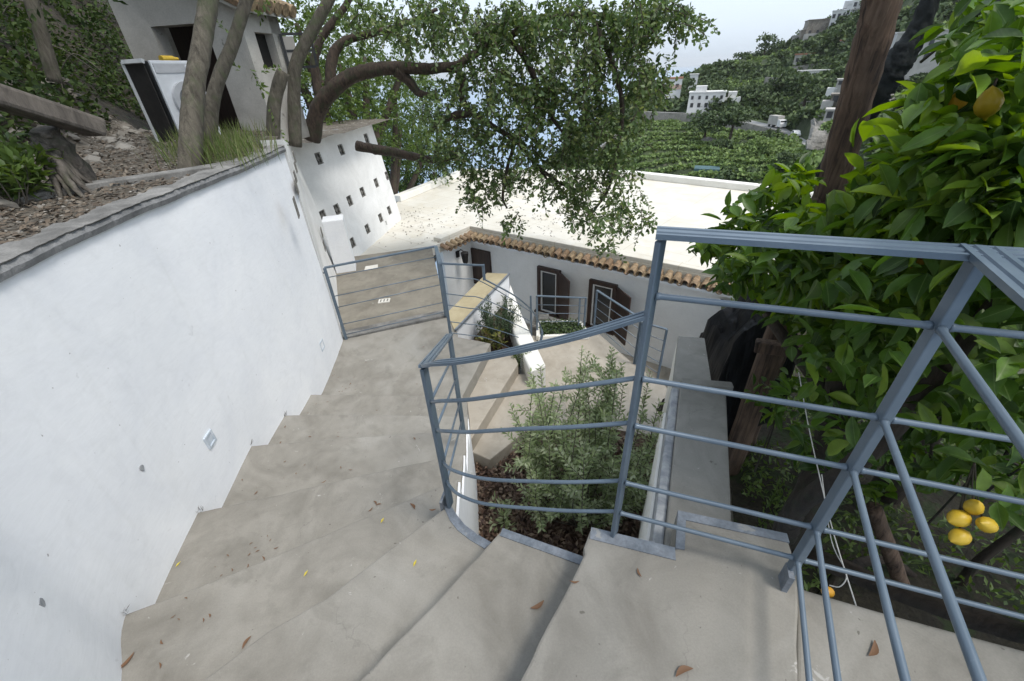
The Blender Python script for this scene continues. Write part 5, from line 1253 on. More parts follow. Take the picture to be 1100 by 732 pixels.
def whorls(LP, per, L, dens, back=0.):
    C = []; Dd = []
    for (x, y, rx, ry, d_, sg, cnt) in LP:
        for i in range(max(1, int(cnt*dens))):
            a = RNG.uniform(0, 6.28); s = math.sqrt(RNG.uniform(0, 1))
            p = PR(x+math.cos(a)*s*rx, y+math.sin(a)*s*ry, max(1.5, d_+back+RNG.normal(0, sg)))
            ax = nrm(np.array([[RNG.normal(-.25, .6), RNG.normal(-.45, .6), RNG.normal(.35, .5)]]))[0]
            n = per+RNG.integers(-2, 2); s_ = rnd_dir(n); s_ = nrm(s_-np.outer(s_ @ ax, ax))
            C.append(np.array(p)+np.outer(np.linspace(-.10, .03, n), ax)); Dd.append(s_*.9+ax*.45)
    C = np.concatenate(C); Dd = np.concatenate(Dd); D1_ = nrm(Dd)
    keep = np.array([not any(sees_fruit(a+b*t) for t in (0, .03, .06, .09)) for a, b in zip(C, D1_)])
    return C[keep], Dd[keep]
c, d = whorls(LP, 6, .1, .56)
leaves('foliage', c, .094, .044, 'lemonleaf', lem, d=d, tpl=BROAD, droop=.35, up=.9, smooth=True)
c, d = whorls(LP[4:], 5, .1, .32, .8)
leaves('foliage', c, .105, .050, 'lemonleaf', lem, d=d, tpl=BROAD, droop=.3, up=.5, smooth=True)
YP = [(1012, 118, 36, 16, 1.75, .1, 6), (960, 165, 40, 30, 1.85, .12, 8), (1060, 150, 40, 36, 1.5, .1, 8), (930, 220, 34, 34, 1.95, .15, 7), (850, 190, 14, 14, 2.6, .1, 4), (1085, 90, 20, 14, 1.55, .1, 4), (790, 262, 30, 20, 2.75, .1, 6), (845, 310, 20, 16, 2.3, .1, 3), (940, 300, 40, 20, 1.9, .1, 4), (880, 245, 30, 24, 2.3, .1, 5), (1000, 190, 40, 20, 1.65, .1, 5)]
c, d = whorls(YP, 6, .1, 1.7)
leaves('young_foliage', c, .102, .047, 'lemonyoung', lem, d=d, tpl=BROAD, droop=.25, up=1.2, smooth=True)
# twigs
mb = MB()
for i in range(160):
    x, y, rx, ry, d_, sg, cnt = LP[8+RNG.integers(len(LP)-8)]; a = PR(x+abs(RNG.normal(0, rx*.5)), y+RNG.uniform(-ry, ry), d_+.1+abs(RNG.normal(0, .3)))
    b = a+Vector((abs(RNG.normal(.1, .15)), RNG.normal(.05, .12), RNG.normal(-.25, .2))); mb.tube([a, a.lerp(b, .5)+Vector((0, 0, .03)), b], [.003, .005, .007], 5, False)
tag(mb.build('twigs', 'pole2', lem), kind='stuff')
def lemon(p, ax, L, R, mat='lemon'):
    ax = Vector(ax).normalized(); n = 12; prof = [(-.58, .02), (-.52, .16), (-.42, .48), (-.25, .82), (0, 1), (.25, .86), (.40, .55), (.48, .26), (.54, .17), (.60, .09), (.62, .01)]
    mb = MB(); mb.tube([Vector(p)+ax*(a*L) for a, _ in prof], [b*R for _, b in prof], n, True, .02, 3); return mb.build('lemon', mat, lem, smooth=True)
lemon(PR(1062, 111, 1.62), (.4, .1, -.9), .070, .0255); lemon(PR(1031, 106, 1.75), (.1, .1, -1), .058, .022, 'orange')
for (x, y, ax, R) in ((1030, 557, (1, .2, .1), .038), (1046, 545, (.3, .2, -1), .033), (1060, 564, (1, .1, -.55), .034), (1031, 577, (1, .3, .1), .035)): lemon(PR(x, y, 1.95), ax, .066, R*.68)
for (x, y) in ((1030, 553), (1046, 541), (1056, 560), (1031, 572)):
    a = PR(x, y, 1.97); e = PR(1047, 497, 2.03); MB().tube(spline([a, a.lerp(e, .5)+Vector((.01, .01, -.012)), e], 5), .0028, 6).build('stalk', 'pole2', lem, smooth=True)
a = PR(1066, 97, 1.62); e = PR(1074, 62, 1.72); MB().tube([a, a.lerp(e, .5)+Vector((.006, 0, 0)), e], .0028, 6).build('stalk', 'pole2', lem, smooth=True)
lemon(PR(826, 243, 3.0), (.2, 0, -1), .085, .03, 'orange'); lemon(PR(889, 636, 2.1), (1, .2, -.4), .055, .019, 'orange'); lemon(PR(872, 506, 3.2), (.5, 0, -1), .08, .03, 'orange'); lemon(PR(985, 283, 2.0), (.3, 0, -1), .08, .03, 'orange'); lemon(PR(1093, 232, 1.75), (.8, 0, -.5), .08, .032, 'orange'); lemon(PR(978, 310, 2.3), (.2, .2, -1), .075, .03, 'orange')

# second tree deeper in the orchard
LP2 = [(920, 400, 60, 50, 4.4, .5, 50), (990, 330, 80, 70, 4.2, .5, 90), (1090, 410, 70, 70, 4.0, .5, 80), (960, 500, 60, 30, 4.4, .5, 24), (1090, 120, 60, 70, 4.0, .5, 70), (1040, 210, 60, 60, 4.1, .5, 60), (880, 330, 50, 50, 4.3, .4, 44), (1090, 20, 40, 26, 4.0, .4, 24)]
lem2 = thing('lemon_tree', 'shadowed lemon tree deeper in the orchard behind the fruiting one', 'tree', (3.3, 2.3, -1.95))
mb = MB(); limb(mb, [Vector((3.3, 2.3, -2.1)), Vector((3.2, 2.25, -1.2)), Vector((3.3, 2.4, 0)), Vector((3.2, 2.5, 1.2))], [.12, .10, .08, .03], 6, 9, .1, 3)
limb(mb, [Vector((3.2, 2.25, -1.2)), Vector((2.7, 2.5, -.6)), Vector((2.4, 2.8, .1))], [.07, .05, .02], 6, 8, .1, 3)
limb(mb, [Vector((3.2, 2.25, -1.0)), Vector((3.4, 1.6, -.5)), Vector((3.3, 1.2, .2))], [.07, .05, .02], 6, 8, .1, 3); mb.build('trunk', 'pole2', lem2, smooth=True)
c, d = whorls(LP2, 6, .1, .8)
leaves('foliage', c, .125, .058, 'lemonleaf', lem2, d=d, tpl=BROAD, droop=.3, up=.5, smooth=True)

c = np.stack([RNG.uniform(2.5, 6.5, 5000), RNG.uniform(-1.8, 3.0, 5000), RNG.uniform(2.1, 2.9, 5000)], 1)  # leaves added overhead, out of view, to darken the orchard below
leaves('added_shade_foliage', c, .14, .07, 'lemonleaf', lem2, tpl=BROAD, droop=.3, up=.8, smooth=True)

# pergola poles, rails, net and twine
def pole(name, label, pts, rad, mat='pole', sd=1, n=12):
    mb = MB(); limb(mb, pts, rad, 8, n, .07, sd); o = mb.build(name, mat, None, smooth=True); return tag(o, label, 'pole')
pu = [PY(872, 260, 2.72), PY(892, 205, 2.72), PY(916, 120, 2.70), PY(938, 40, 2.68), PY(955, -30, 2.66), PY(985, -150, 2.6)]
p_low = pu[0].copy(); p_low.z = -2.2; pole('pergola_pole', 'thick weathered brown pergola pole rising through the lemon leaves against the sky', [p_low]+pu, [.095, .088, .088, .086, .084, .082, .08], 'pole', 2, 14)
pl0 = PY(838, 365, 3.0); b0 = PY(788, 505, 3.0); b0 = zl(b0, ogz(b0.x, b0.y)-.1) if False else zl(pl0, 0)+Vector((.03, 0, 0))
pole('pergola_pole', 'lower stout brown pole carrying the short crossbeam beside the black sheet', [Vector((pl0.x+.02, pl0.y, -2.4)), Vector((pl0.x+.01, pl0.y, -1.4)), Vector((pl0.x, pl0.y, pl0.z+.02))], [.105, .10, .09], 'pole', 3, 12)
def beam(name, label, a, b, w, h, mat='pole'):
    o = MB().bar(a, b, w, h).build(name, mat, None, bevel=.012); return tag(o, label, 'beam')
beam('pergola_crossbeam', 'short horizontal brown crossbeam resting on the lower pole', PY(811, 371, 2.62), PY(915, 385, 2.30), .085, .095)
beam('pergola_rail', 'dark horizontal rail low among the lemon trunks', PY(783, 528, 3.1), PY(905, 562, 2.5), .09, .11, 'pole2')
pole('pergola_stake', 'small upright stake below the dark rail beside the garden wall', [PY(807, 575, 2.75), PY(809, 500, 2.8)], [.05, .045], 'pole', 5, 8)
q = PY(940, 560, 1.75); pole('pergola_stake', 'slanting grey stake at the orchard foot behind the railing bars', [PY(990, 690, 1.35), PY(962, 610, 1.45), PY(938, 545, 1.55)], [.05, .048, .045], 'pole', 6, 8)
pole('fallen_branch', 'dark bent branch curving across the orchard behind the lower rails', [PY(868, 668, 1.35), PY(905, 615, 1.5), PY(958, 603, 1.6), PY(1010, 640, 1.5), PY(1055, 600, 1.5), PY(1110, 560, 1.5)], [.025, .035, .032, .03, .03, .025], 'pole2', 7, 8)
mb = MB(); nv = [PY(1003, -10, 2.9), PY(985, 35, 2.9), PY(958, 75, 2.92), PY(934, 108, 2.95), PY(915, 145, 3.0), PY(885, 180, 3.05), PY(868, 200, 3.1)]
limb(mb, nv, [.04, .05, .085, .095, .065, .035, .02], 12, 24, .16, 4); tag(mb.build('rolled_net', 'net', None, smooth=True), 'rolled black net slung diagonally behind the pergola pole', 'net')
mb = MB(); limb(mb, [PY(1050, 5, 2.4), PY(1075, 14, 2.35), PY(1120, 24, 2.3)], [.05, .06, .05], 8, 10, .16, 4); tag(mb.build('rolled_net', 'net', None), 'short piece of black net hanging at the top right above the lemons', 'net')
mb = MB(); tw = [PR(858, 400, 2.3), PR(868, 455, 2.2), PR(880, 510, 2.1), PR(896, 575, 2.0), PR(920, 652, 1.9)]
mb.tube(spline(tw, 6), .0022, 6); mb.tube(spline([PR(880, 510, 2.1)+Vector((.01, 0, 0)), PR(893, 580, 2.0), PR(909, 615, 1.95), PR(903, 630, 1.95), PR(891, 629, 1.95)], 6), .0018, 6)
tag(mb.build('hanging_twine', 'twine', None), 'white twine hanging down behind the railing among the lemon leaves', 'twine')

# ================================================================ FAR HILLSIDE
ROWS = {   # photo x: [(photo y, distance)] bottom of terraces .. mid .. road outer edge .. (inner edge computed) .. mid slope .. ridge
    560: [(230, 120), (220, 150), (212, 185), (208, 240), (204, 300)],
    640: [(212, 115), (190, 150), (165, 190), (150, 240), (140, 290)],
    690: [(205, 110), (160, 150), (123, 195), (108, 250), (98, 290)],
    740: [(205, 108), (162, 148), (125, 192), (104, 250), (84, 310)],
    790: [(205, 105), (165, 142), (130, 182), (95, 260), (66, 330)],
    840: [(206, 104), (172, 130), (142, 162), (90, 250), (49, 345)],
    880: [(212, 92), (190, 105), (168, 121), (95, 215), (33, 350)],
    930: [(240, 76), (222, 84), (200, 92), (105, 180), (0, 340)],
    1000: [(255, 70), (240, 77), (222, 84), (100, 170), (-70, 340)],
    1100: [(262, 68), (248, 74), (228, 82), (95, 165), (-110, 330)],
    1300: [(280, 66), (262, 72), (240, 80), (95, 160), (-150, 320)]}
HX = sorted(ROWS)
def hrow(px):
    for a, b in zip(HX, HX[1:]):
        if px <= b:
            t = (px-a)/(b-a); return [tuple(u+(v-u)*t for u, v in zip(p, q)) for p, q in zip(ROWS[a], ROWS[b])]
    return ROWS[HX[-1]]
def hill_ctrl(px):
    rr = hrow(px); p = [PD(px, y, d) for y, d in rr]
    ro = p[2]; h = Vector((ro.x, ro.y, 0)).normalized(); ri = ro+h*8.5; ri.z = ro.z+.05
    v = p[0]-Vector((p[0].x, p[0].y, 0)).normalized()*45; v.z = p[0].z-26
    top = p[4]+Vector((p[4].x, p[4].y, 0)).normalized()*90; top.z = p[4].z-30
    wb = ro.copy(); wb.z -= 3.2 if px < 850 else 1.5
    return [v, p[0], p[1], wb, ro, ri, p[3], p[4], top]
SEG = [3, 40, 40, 1, 2, 14, 16, 3]
def hill_disp(q, px, rw_):
    i = int(rw_); amp = .9 if (i in (1, 2) and rw_ > 1.05) else (4. if i in (5, 6) and rw_-i > .1 else 0); z = 0
    if amp: z += noise.noise(Vector((q.x*.035, q.y*.035, 1)))*amp*1.4+noise.noise(Vector((q.x*.15, q.y*.15, 1)))*amp*.4
    if i in (1, 2):
        st_ = (rw_-1)*5.5+.6*math.sin(px*.02)+.35*math.sin(px*.047+1); fr_ = st_ % 1; z += (min(1, fr_*3.2)-fr_)*3.2
    return z
def hill_pt(px, row):
    c = hill_ctrl(px); i = min(int(row), len(c)-2); q = c[i].lerp(c[i+1], row-i); q.z += hill_disp(q, px, row); return q
rows = []
for i, s in enumerate(SEG):
    for k_ in range(s): rows.append(i+k_/s)
rows.append(len(SEG))
pxs = np.linspace(545, 1299, 150); vs3 = []
for px in pxs:
    c = hill_ctrl(px)
    for rw_ in rows:
        i = min(int(rw_), len(c)-2); q = c[i].lerp(c[i+1], rw_-i)
        q.z += hill_disp(q, px, rw_)
        vs3.append(tuple(q))
nr = len(rows)
mb = MB(); mb.add(vs3, [(a*nr+b, (a+1)*nr+b, (a+1)*nr+b+1, a*nr+b+1) for a in range(len(pxs)-1) for b in range(nr-1)])
tag(mb.build('far_hillside', 'hill', None, loc=(100, 200, -40)), kind='structure')
# road with parapet
rdp = [hill_ctrl(px) for px in np.linspace(640, 1120, 70)]
mb = MB()
k0 = 0
for c in rdp: mb.v += [tuple(c[4]+Vector((0, 0, .35))), tuple(c[5]+Vector((0, 0, .35))), tuple(c[4]+Vector((0, 0, -.5))), tuple(c[5]+Vector((0, 0, -.5)))]
for i in range(len(rdp)-1):
    a, b = i*4, (i+1)*4; mb.f += [(a, b, b+1, a+1), (a, a+2, b+2, b), (a+1, b+1, b+3, a+3)]
tag(mb.build('coast_road', 'road', None), kind='structure')
def far_wall(name, label, pts, h, th=.6, mat='fwall'):
    mb = MB()
    for a, b in zip(pts, pts[1:]):
        d = (b-a); d.z = 0; d.normalize(); n_ = Vector((-d.y, d.x, 0))*th
        mb.add([a-Vector((0, 0, h)), b-Vector((0, 0, h)), b, a, a-Vector((0, 0, h))+n_, b-Vector((0, 0, h))+n_, b+n_, a+n_], [(0, 1, 2, 3), (4, 7, 6, 5), (3, 2, 6, 7), (0, 4, 5, 1), (0, 3, 7, 4), (1, 5, 6, 2)])
    return tag(mb.build(name, mat, None), label, 'wall')
far_wall('road_wall', 'long stone retaining wall holding up the far coast road', [hill_ctrl(px)[4]-Vector((hill_ctrl(px)[4].x, hill_ctrl(px)[4].y, 0)).normalized()*.9+Vector((0, 0, 1.0 if px < 785 else .25)) for px in np.linspace(642, 895, 40)], 4.4)
far_wall('slope_wall', 'pale stone wall on the far slope above the road and below the big brown building', [PD(px, y, d) for px, y, d in ((822, 83, 240), (840, 84, 232), (862, 85, 222), (888, 84, 210))], 6)
far_wall('slope_wall', 'short grey wall behind the far white villa', [PD(px, y, d) for px, y, d in ((800, 94, 235), (822, 94, 230))], 4)
# vegetation, as clumps of leaf cards
def clumps(name, pos, sz, mat, label, per=70, flat=.75, card=.16):
    C = []; S = []
    for p, s in zip(pos, sz):
        u = rnd_dir(per); u[:, 2] = np.abs(u[:, 2])*1.0-.15; rad_ = np.cbrt(RNG.uniform(.25, 1, (per, 1)))
        lob = 1+.28*np.sin(u[:, 0:1]*5+p[0])*np.cos(u[:, 1:2]*4+p[1]); C.append(np.array(p)+u*rad_*lob*np.array([s, s, s*flat])); S.append(np.full(per, s))
    C = np.concatenate(C); S = np.concatenate(S); N = len(C); d = rnd_dir(N); n = rnd_dir(N); n[:, 2] = np.abs(n[:, 2])+.6
    sc = np.maximum(.34, S*card*2.2)*RNG.uniform(.6, 1.3, N)
    me = leaf_mesh(name, C, d, n, sc, sc*.9, QUAD); o = link(name, me, mat, None, tuple(C.mean(0)))
    return tag(o, label, 'trees', None, 'stuff') if label else o
def hz_(px, row): q = hill_pt(px, row); return q
pos = []; sz = []
for i in range(4200):
    px = RNG.uniform(560, 1200); rw_ = RNG.uniform(5.08, 7.02)
    q = hz_(px, rw_); v = noise.noise(Vector((q.x*.03, q.y*.03, 4)))
    if v < -.22 : continue
    s = RNG.uniform(1.6, 3.2)*(1+1.0*max(0, v)); q.z += s*.25; pos.append(q); sz.append(s)
clumps('hillside_trees', pos, sz, 'far_a', 'dark green scrub and trees covering the far slope up to the ridge', 60)
pos = []; sz = []
for i in range(1300):
    px = RNG.uniform(640, 1150); q = hz_(px, RNG.uniform(5.2, 6.9)); s = RNG.uniform(1.2, 2.6); q.z += s*.2; pos.append(q); sz.append(s)
clumps('hillside_shrubs', pos, sz, 'far_b', 'lighter green shrubs among the trees of the far slope', 60)
pos = []; sz = []
for k_ in range(-1, 12):
    for fo in (.42, .62):
        for px in np.arange(600, 1130, 1.15):
            rw_ = 1+(k_+fo-.6*math.sin(px*.02)-.35*math.sin(px*.047+1))/5.5
            if not .62 < rw_ < 2.84 or RNG.uniform() < .16: continue
            q = hz_(px+RNG.uniform(-1, 1), max(rw_, .62)); v = noise.noise(Vector((q.x*.05, q.y*.05, 9)))
            if v < -.62 or (fo == .62 and v < -.2): continue
            s = RNG.uniform(.75, 1.2); q.z += .25; pos.append(q); sz.append(s)
clumps('terrace_vines', pos, sz, 'far_b', 'rows of green lemon and vine terraces below the far road', 16, .9, .26)
pos = []; sz = []
for i in range(360):
    px = RNG.uniform(600, 1120); rw_ = 1+RNG.uniform(0, 1.95); q = hz_(px, rw_); v = noise.noise(Vector((q.x*.045, q.y*.045, 3)))
    if v < .12: continue
    s = RNG.uniform(1.2, 2.4); q.z += s*.3; pos.append(q); sz.append(s)
clumps('terrace_trees', pos, sz, 'far_a', 'dark trees scattered between the far terraces', 60)
def far_tree(label, px, py, d_, s, mat='far_a', nm='far_tree', lobes=7):
    b = PD(px, py, d_); t = thing(nm, label, 'tree', tuple(b)); C = []; S = []
    for i in range(lobes):
        C.append(np.array(b)+np.array([RNG.uniform(-.6, .6)*s, RNG.uniform(-.6, .6)*s, s*RNG.uniform(.5, 1.25)])); S.append(s*RNG.uniform(.4, .65))
    me_o = clumps('crown', C, S, mat, None, 110, .85, .10); off = me_o.location.copy(); me_o.parent = t; me_o.location = off-b
    MB().tube([b-Vector((0, 0, 1)), b+Vector((0, 0, s*.7))], [s*.09, s*.05], 7).build('trunk', 'bark_d', t)
far_tree('big dark round tree clump on the rock in the middle of the far terraces', 756, 152, 150, 5.2, lobes=9)
far_tree('second dark tree on the rock beside the round clump, nearer the road bend', 784, 150, 148, 5.6, lobes=9)
far_tree('lower dark tree hanging under the rock on the far terraces', 768, 172, 143, 4.0)
far_tree('tall dark tree grove beside the far road truck', 812, 122, 205, 6.5, lobes=9)
far_tree('dark tree just above the far road to the right of the truck', 862, 118, 178, 6.2, lobes=9)
far_tree('leafy tree above the far road bend behind the white villa', 838, 104, 215, 6.0, lobes=9)
far_tree('tree on the ridge left of the big brown building', 820, 62, 330, 7.0)
far_tree('lone tree on the ridge halfway down to the sea', 796, 72, 325, 5.0)
far_tree('small tree between the red-roofed house and the villa', 738, 97, 215, 2.8)
far_tree('green tree on the terraces left of the road bend', 815, 172, 128, 3.6, 'far_b')
far_tree('bright green tree by the grey cliff below the ruined houses', 895, 150, 120, 3.0, 'far_b')
far_tree('dark tree at the lower right of the far terraces', 842, 190, 112, 3.4)
def far_rock(label, px, py, d_, w, h, seed):
    b = PD(px, py, d_); mb = MB(); nx = 14
    vs = []
    for j in range(nx+1):
        for i in range(nx+1):
            u, v = i/nx*2-1, j/nx; q = Vector((u*w/2*(1-.35*v), -.5+v*w*.35, v*h)); f = noise.noise(q*.45+Vector((seed, 0, 0)))*1.4+noise.noise(q*1.3+Vector((seed, 0, 0)))*.5
            vs.append(b+Vector((q.x, q.y+f, q.z+f*.4-.5)))
    mb.add(vs, [(j*(nx+1)+i, j*(nx+1)+i+1, (j+1)*(nx+1)+i+1, (j+1)*(nx+1)+i) for j in range(nx) for i in range(nx)])
    o = mb.build('cliff_rock', 'rock', None); s = o.modifiers.new('thick', 'SOLIDIFY'); s.thickness = .8; tag(o, label, 'rock')
far_rock('bare grey rock under the dark tree clump on the far terraces', 768, 170, 147, 12, 5, 3)
far_rock('grey rubble cliff beside the far road, below the stacked ruins', 893, 158, 126, 12, 5.5, 8)
far_rock('pale rock face on the slope behind the pergola pole', 930, 128, 150, 16, 10, 14)

# far buildings
def building(name, label, px, py, d_, w, h, dp, mat, wins=(), roof=None, rt=.5, yaw=0., blocks=()):
    b = PD(px, py, d_); h2 = Vector((b.x, b.y, 0)).normalized(); X = Vector((h2.y, -h2.x, 0)); ca, sa = math.cos(yaw), math.sin(yaw)
    X, Yv = X*ca+h2*sa, h2*ca-X*sa; Z = Vector((0, 0, 1)); t = thing(name, label, 'house', tuple(b))
    def blk(u, w_, z0, h_, d0, dd, m, nm): MB().box(b+X*u+Yv*(d0+dd/2)+Z*(z0+h_/2), (w_, dd, h_), ax=(X, Yv, Z)).build(nm, m, t)
    blk(0, w, -3, h+3, 0, dp, mat, 'wall')
    blk(0, w+.5, h+.002, .35 if not roof else .55, -.25, dp+.5, roof or mat, 'roof')
    for (u, w_, z0, h_, d0, dd, m) in blocks: blk(u, w_, z0, h_, d0, dd, m or mat, 'wing')
    for (n, ww, z, wh, off) in wins:
        for i in range(n):
            u = (-w/2)+(i+.5)*w/n+off
            blk(u, ww, z, wh, -.10, .14, 'fdark', 'window')
    return t
building('far_house', 'small pink tower house with a red roof standing out against the sea', 722, 97, 215, 7, 4.0, 6, 'fwhite', [(2, 1.4, .9, 1.3, 0)], 'fred', blocks=[(0, 7.02, .2, 1.6, -.1, 6, 'fpink')])
building('far_house', 'low white villa with dark windows and arches above the far road', 757, 117, 200, 13, 5.4, 8, 'fwhite', [(5, .9, 3.2, 1.2, 0), (5, 1.1, .5, 1.5, .2)], None, blocks=[(-2.5, 4, 5.4, 2.2, 1, 6, None), (8.5, 7, -2, 5.6, 1.2, 7, None), (9, 3, 3.6, 1.8, 2, 5, None)])
building('far_house', 'tiny white house at the end of the ridge above the sea', 744, 92, 240, 3.6, 4.2, 4, 'fwhite', [(1, .9, 1.8, 1.2, 0)])
building('far_house', 'brown ruined stone building on the ridge crest', 880, 43, 330, 15, 9, 10, 'fbrown', [(4, 1.2, 2.5, 2, 0)], None, yaw=.2, blocks=[(-5, 6, -3, 6, -3, 5, 'fgrey'), (-8.6, 2, -5, 10, 1, 5, 'fbrown')])
building('far_house', 'white apartment house beside the brown ruin on the ridge', 898, 37, 325, 9, 10, 9, 'fwhite', [(4, 1.3, 7, 1.8, 0), (4, 1.3, 3.4, 1.8, .3)], None, blocks=[(2, 5, 11, 3, 2, 6, None)])
building('far_house', 'tall white house with balconies behind the pergola pole', 926, 30, 320, 15, 17, 12, 'fwhite', [(5, 1.3, 13, 1.8, 0), (5, 1.3, 9, 1.8, 0), (5, 1.3, 4.5, 2, .2)], None, blocks=[(3, 6, 17, 3, 3, 6, None), (-3, 8, 7.6, .5, -1.4, 1.4, 'fgrey'), (3, 7, 3.2, .5, -1.4, 1.4, 'fgrey')])
building('far_house', 'white house with many windows right of the pergola pole', 962, 76, 185, 12, 9, 9, 'fwhite', [(4, 1., 6, 1.4, 0), (4, 1., 2.5, 1.4, 0)], None)
building('far_house', 'greyish long house between the black net and the lemon leaves', 990, 72, 180, 16, 8, 9, 'fgrey', [(5, 1., 5, 1.4, 0), (5, 1., 1.8, 1.4, 0)], None)
building('far_house', 'pale house high on the slope at the top beside the net', 972, 18, 300, 16, 10, 10, 'fwhite', [(4, 1.4, 6, 1.8, 0), (4, 1.4, 2, 2, 0)], None)
building('far_house', 'upper of the stacked grey ruined houses beside the road', 908, 100, 165, 5.5, 3, 6, 'fgrey', [(3, 1.0, 2, 1.4, 0)], None, blocks=[(-3.4, 2.4, -2, 3.2, 0, 5, 'fwhite')])
building('far_house', 'middle one of the stacked grey ruined houses beside the road', 905, 116, 152, 6.5, 2.8, 6, 'fbrown', [(3, 1.1, 1.4, 1.4, 0)], None, blocks=[(-3.6, 2.6, -2, 3.6, -1, 5, 'fgrey')])
building('far_house', 'lowest of the stacked ruins, a grey shell over the cliff', 899, 131, 142, 6, 2.4, 5, 'fgrey', [(3, 1.2, .8, 1.4, 0)], None)
building('far_house', 'flat pale pavilion on the slope under the ridge', 872, 84, 235, 11, 2.4, 6, 'fwhite', [(4, 1.4, .3, 1.4, 0)], None)
building('far_shed', 'small shed with a teal roof at the bottom of the far terraces', 757, 193, 112, 5, 1.8, 3.5, 'fbrown', [(2, .8, .4, .9, 0)], 'fteal')
building('far_house', 'small pale house on the slope halfway between the villa and the stacked ruins', 862, 70, 270, 8, 4, 6, 'fgrey', [(3, 1.1, 1.4, 1.4, 0)], 'fred')
building('far_house', 'little white house above the road among the dark trees', 846, 92, 225, 6, 3.4, 5, 'fwhite', [(2, 1., 1.2, 1.3, 0)], None, blocks=[(4, 3, -1, 3, .5, 4, 'fgrey')])
building('far_house', 'cream house under the ridge at the right of the teal net tunnel', 912, 62, 260, 10, 6, 7, 'fwhite', [(4, 1., 3.4, 1.4, 0), (4, 1., .8, 1.4, 0)], 'fred')
building('far_house', 'grey house on the crest left of the red-roofed pale one', 858, 50, 335, 9, 5, 8, 'fgrey', [(3, 1.2, 2, 1.6, 0)], None)
for (a, b_, dd1, dd2) in (((850, 72), (905, 66), 262, 255), ((858, 110), (890, 108), 200, 185)):
    far_wall('slope_wall', 'long dry stone terrace wall high on the far slope under the teal tunnel' if a[1] == 72 else 'low dry stone wall above the far road among the trees', [PD(a[0], a[1], dd1), PD((a[0]+b_[0])/2, (a[1]+b_[1])/2-1, (dd1+dd2)/2), PD(b_[0], b_[1], dd2)], 4)
building('far_house', 'narrow white house between the apartment house and the balcony house on the ridge', 910, 36, 322, 7, 12, 8, 'fwhite', [(3, 1.2, 8, 1.7, 0), (3, 1.2, 3.5, 1.7, 0)], None, blocks=[(1.5, 3, 12, 2.4, 2, 4, 'fgrey')])
building('far_house', 'low pale house with a red roof at the left end of the ridge houses', 870, 42, 332, 7, 4, 6, 'fwhite', [(3, 1.1, 1.5, 1.4, 0)], 'fred')
b0_ = PD(892, 55, 300); mb = MB(); hh = Vector((b0_.x, b0_.y, 0)).normalized(); X = Vector((hh.y, -hh.x, 0))
vs = []
for i in range(13):
    u = (i/12-.5)*24
    for v, z in ((0, 0), (.4, 2.6), (3.5, 4.0+.4*math.sin(i*1.7)), (9, 4.6+.4*math.cos(i*1.3)), (9.5, 0)): vs.append(b0_+X*u+hh*v+Vector((0, 0, z-1)))
mb.add(vs, [(i*5+k_, (i+1)*5+k_, (i+1)*5+k_+1, i*5+k_+1) for i in range(12) for k_ in range(4)]); tag(mb.build('shade_net_tunnel', 'fteal', None), 'teal netted growing tunnel on the slope below the ridge houses', 'net tunnel')

# truck and car on the far road
def frame_on_road(px, off):
    a, b = hill_ctrl(px-3), hill_ctrl(px+3); p = hill_ctrl(px); c = p[4].lerp(p[5], off)+Vector((0, 0, .36)); d = (b[4]-a[4]).normalized(); return c, d, Vector((-d.y, d.x, 0)).normalized()
c, d, s = frame_on_road(833, .45); Z = Vector((0, 0, 1)); d2 = Vector((d.x, d.y, 0)).normalized()
tr = thing('white_truck', 'white box truck driving along the far coast road', 'truck', tuple(c)); ax = (d2, Vector((-d2.y, d2.x, 0)), Z)
MB().box(c-d2*1.1+Z*2.05, (4.6, 2.2, 2.5), ax=ax).build('cargo_box', 'fgrey', tr, bevel=.05)
MB().add([tuple(c+d2*x+ax[1]*y+Z*z) for y in (-1.05, 1.05) for x, z in ((1.3, .5), (3.1, .5), (3.1, 1.3), (2.6, 2.3), (1.3, 2.4))], [(0, 1, 2, 3, 4), (9, 8, 7, 6, 5)]+[(i, i+5, (i+1) % 5+5, (i+1) % 5) for i in range(5)]).build('cab', 'truckwhite', tr)
MB().box(c+d2*2.86+Z*1.78, (.06, 1.8, .7), ax=((d2-Z*.5).normalized(), ax[1], (Z+d2*-.0).normalized())).build('windscreen', 'glass', tr)
for u in (-2.6, -.6, 2.3):
    for y in (-1, 1): MB().tube([c+d2*u+ax[1]*(y*.98)+Z*.45, c+d2*u+ax[1]*(y*.72)+Z*.45], .45, 14).build('wheel', 'tyre', tr)
c, d, s = frame_on_road(853, .5); d2 = Vector((d.x, d.y, 0)).normalized(); ax = (d2, Vector((-d2.y, d2.x, 0)), Z)
cr = thing('parked_car', 'small pale car following the truck on the far road', 'car', tuple(c))
MB().add([tuple(c+d2*x+ax[1]*y+Z*z) for y in (-.8, .8) for x, z in ((-2, .35), (2, .35), (2.05, .8), (1.2, .95), (.6, 1.45), (-1.2, 1.48), (-1.9, 1.0))], [tuple(range(7)), tuple(range(13, 6, -1))]+[(i, i+7, (i+1) % 7+7, (i+1) % 7) for i in range(7)]).build('body', 'truckwhite', cr, bevel=.06)
MB().box(c-d2*.3+Z*1.2, (1.3, 1.63, .36), ax=ax).build('side_windows', 'glass', cr)
for u in (-1.25, 1.25):
    for y in (-1, 1): MB().tube([c+d2*u+ax[1]*(y*.83)+Z*.33, c+d2*u+ax[1]*(y*.6)+Z*.33], .33, 12).build('wheel', 'tyre', cr)

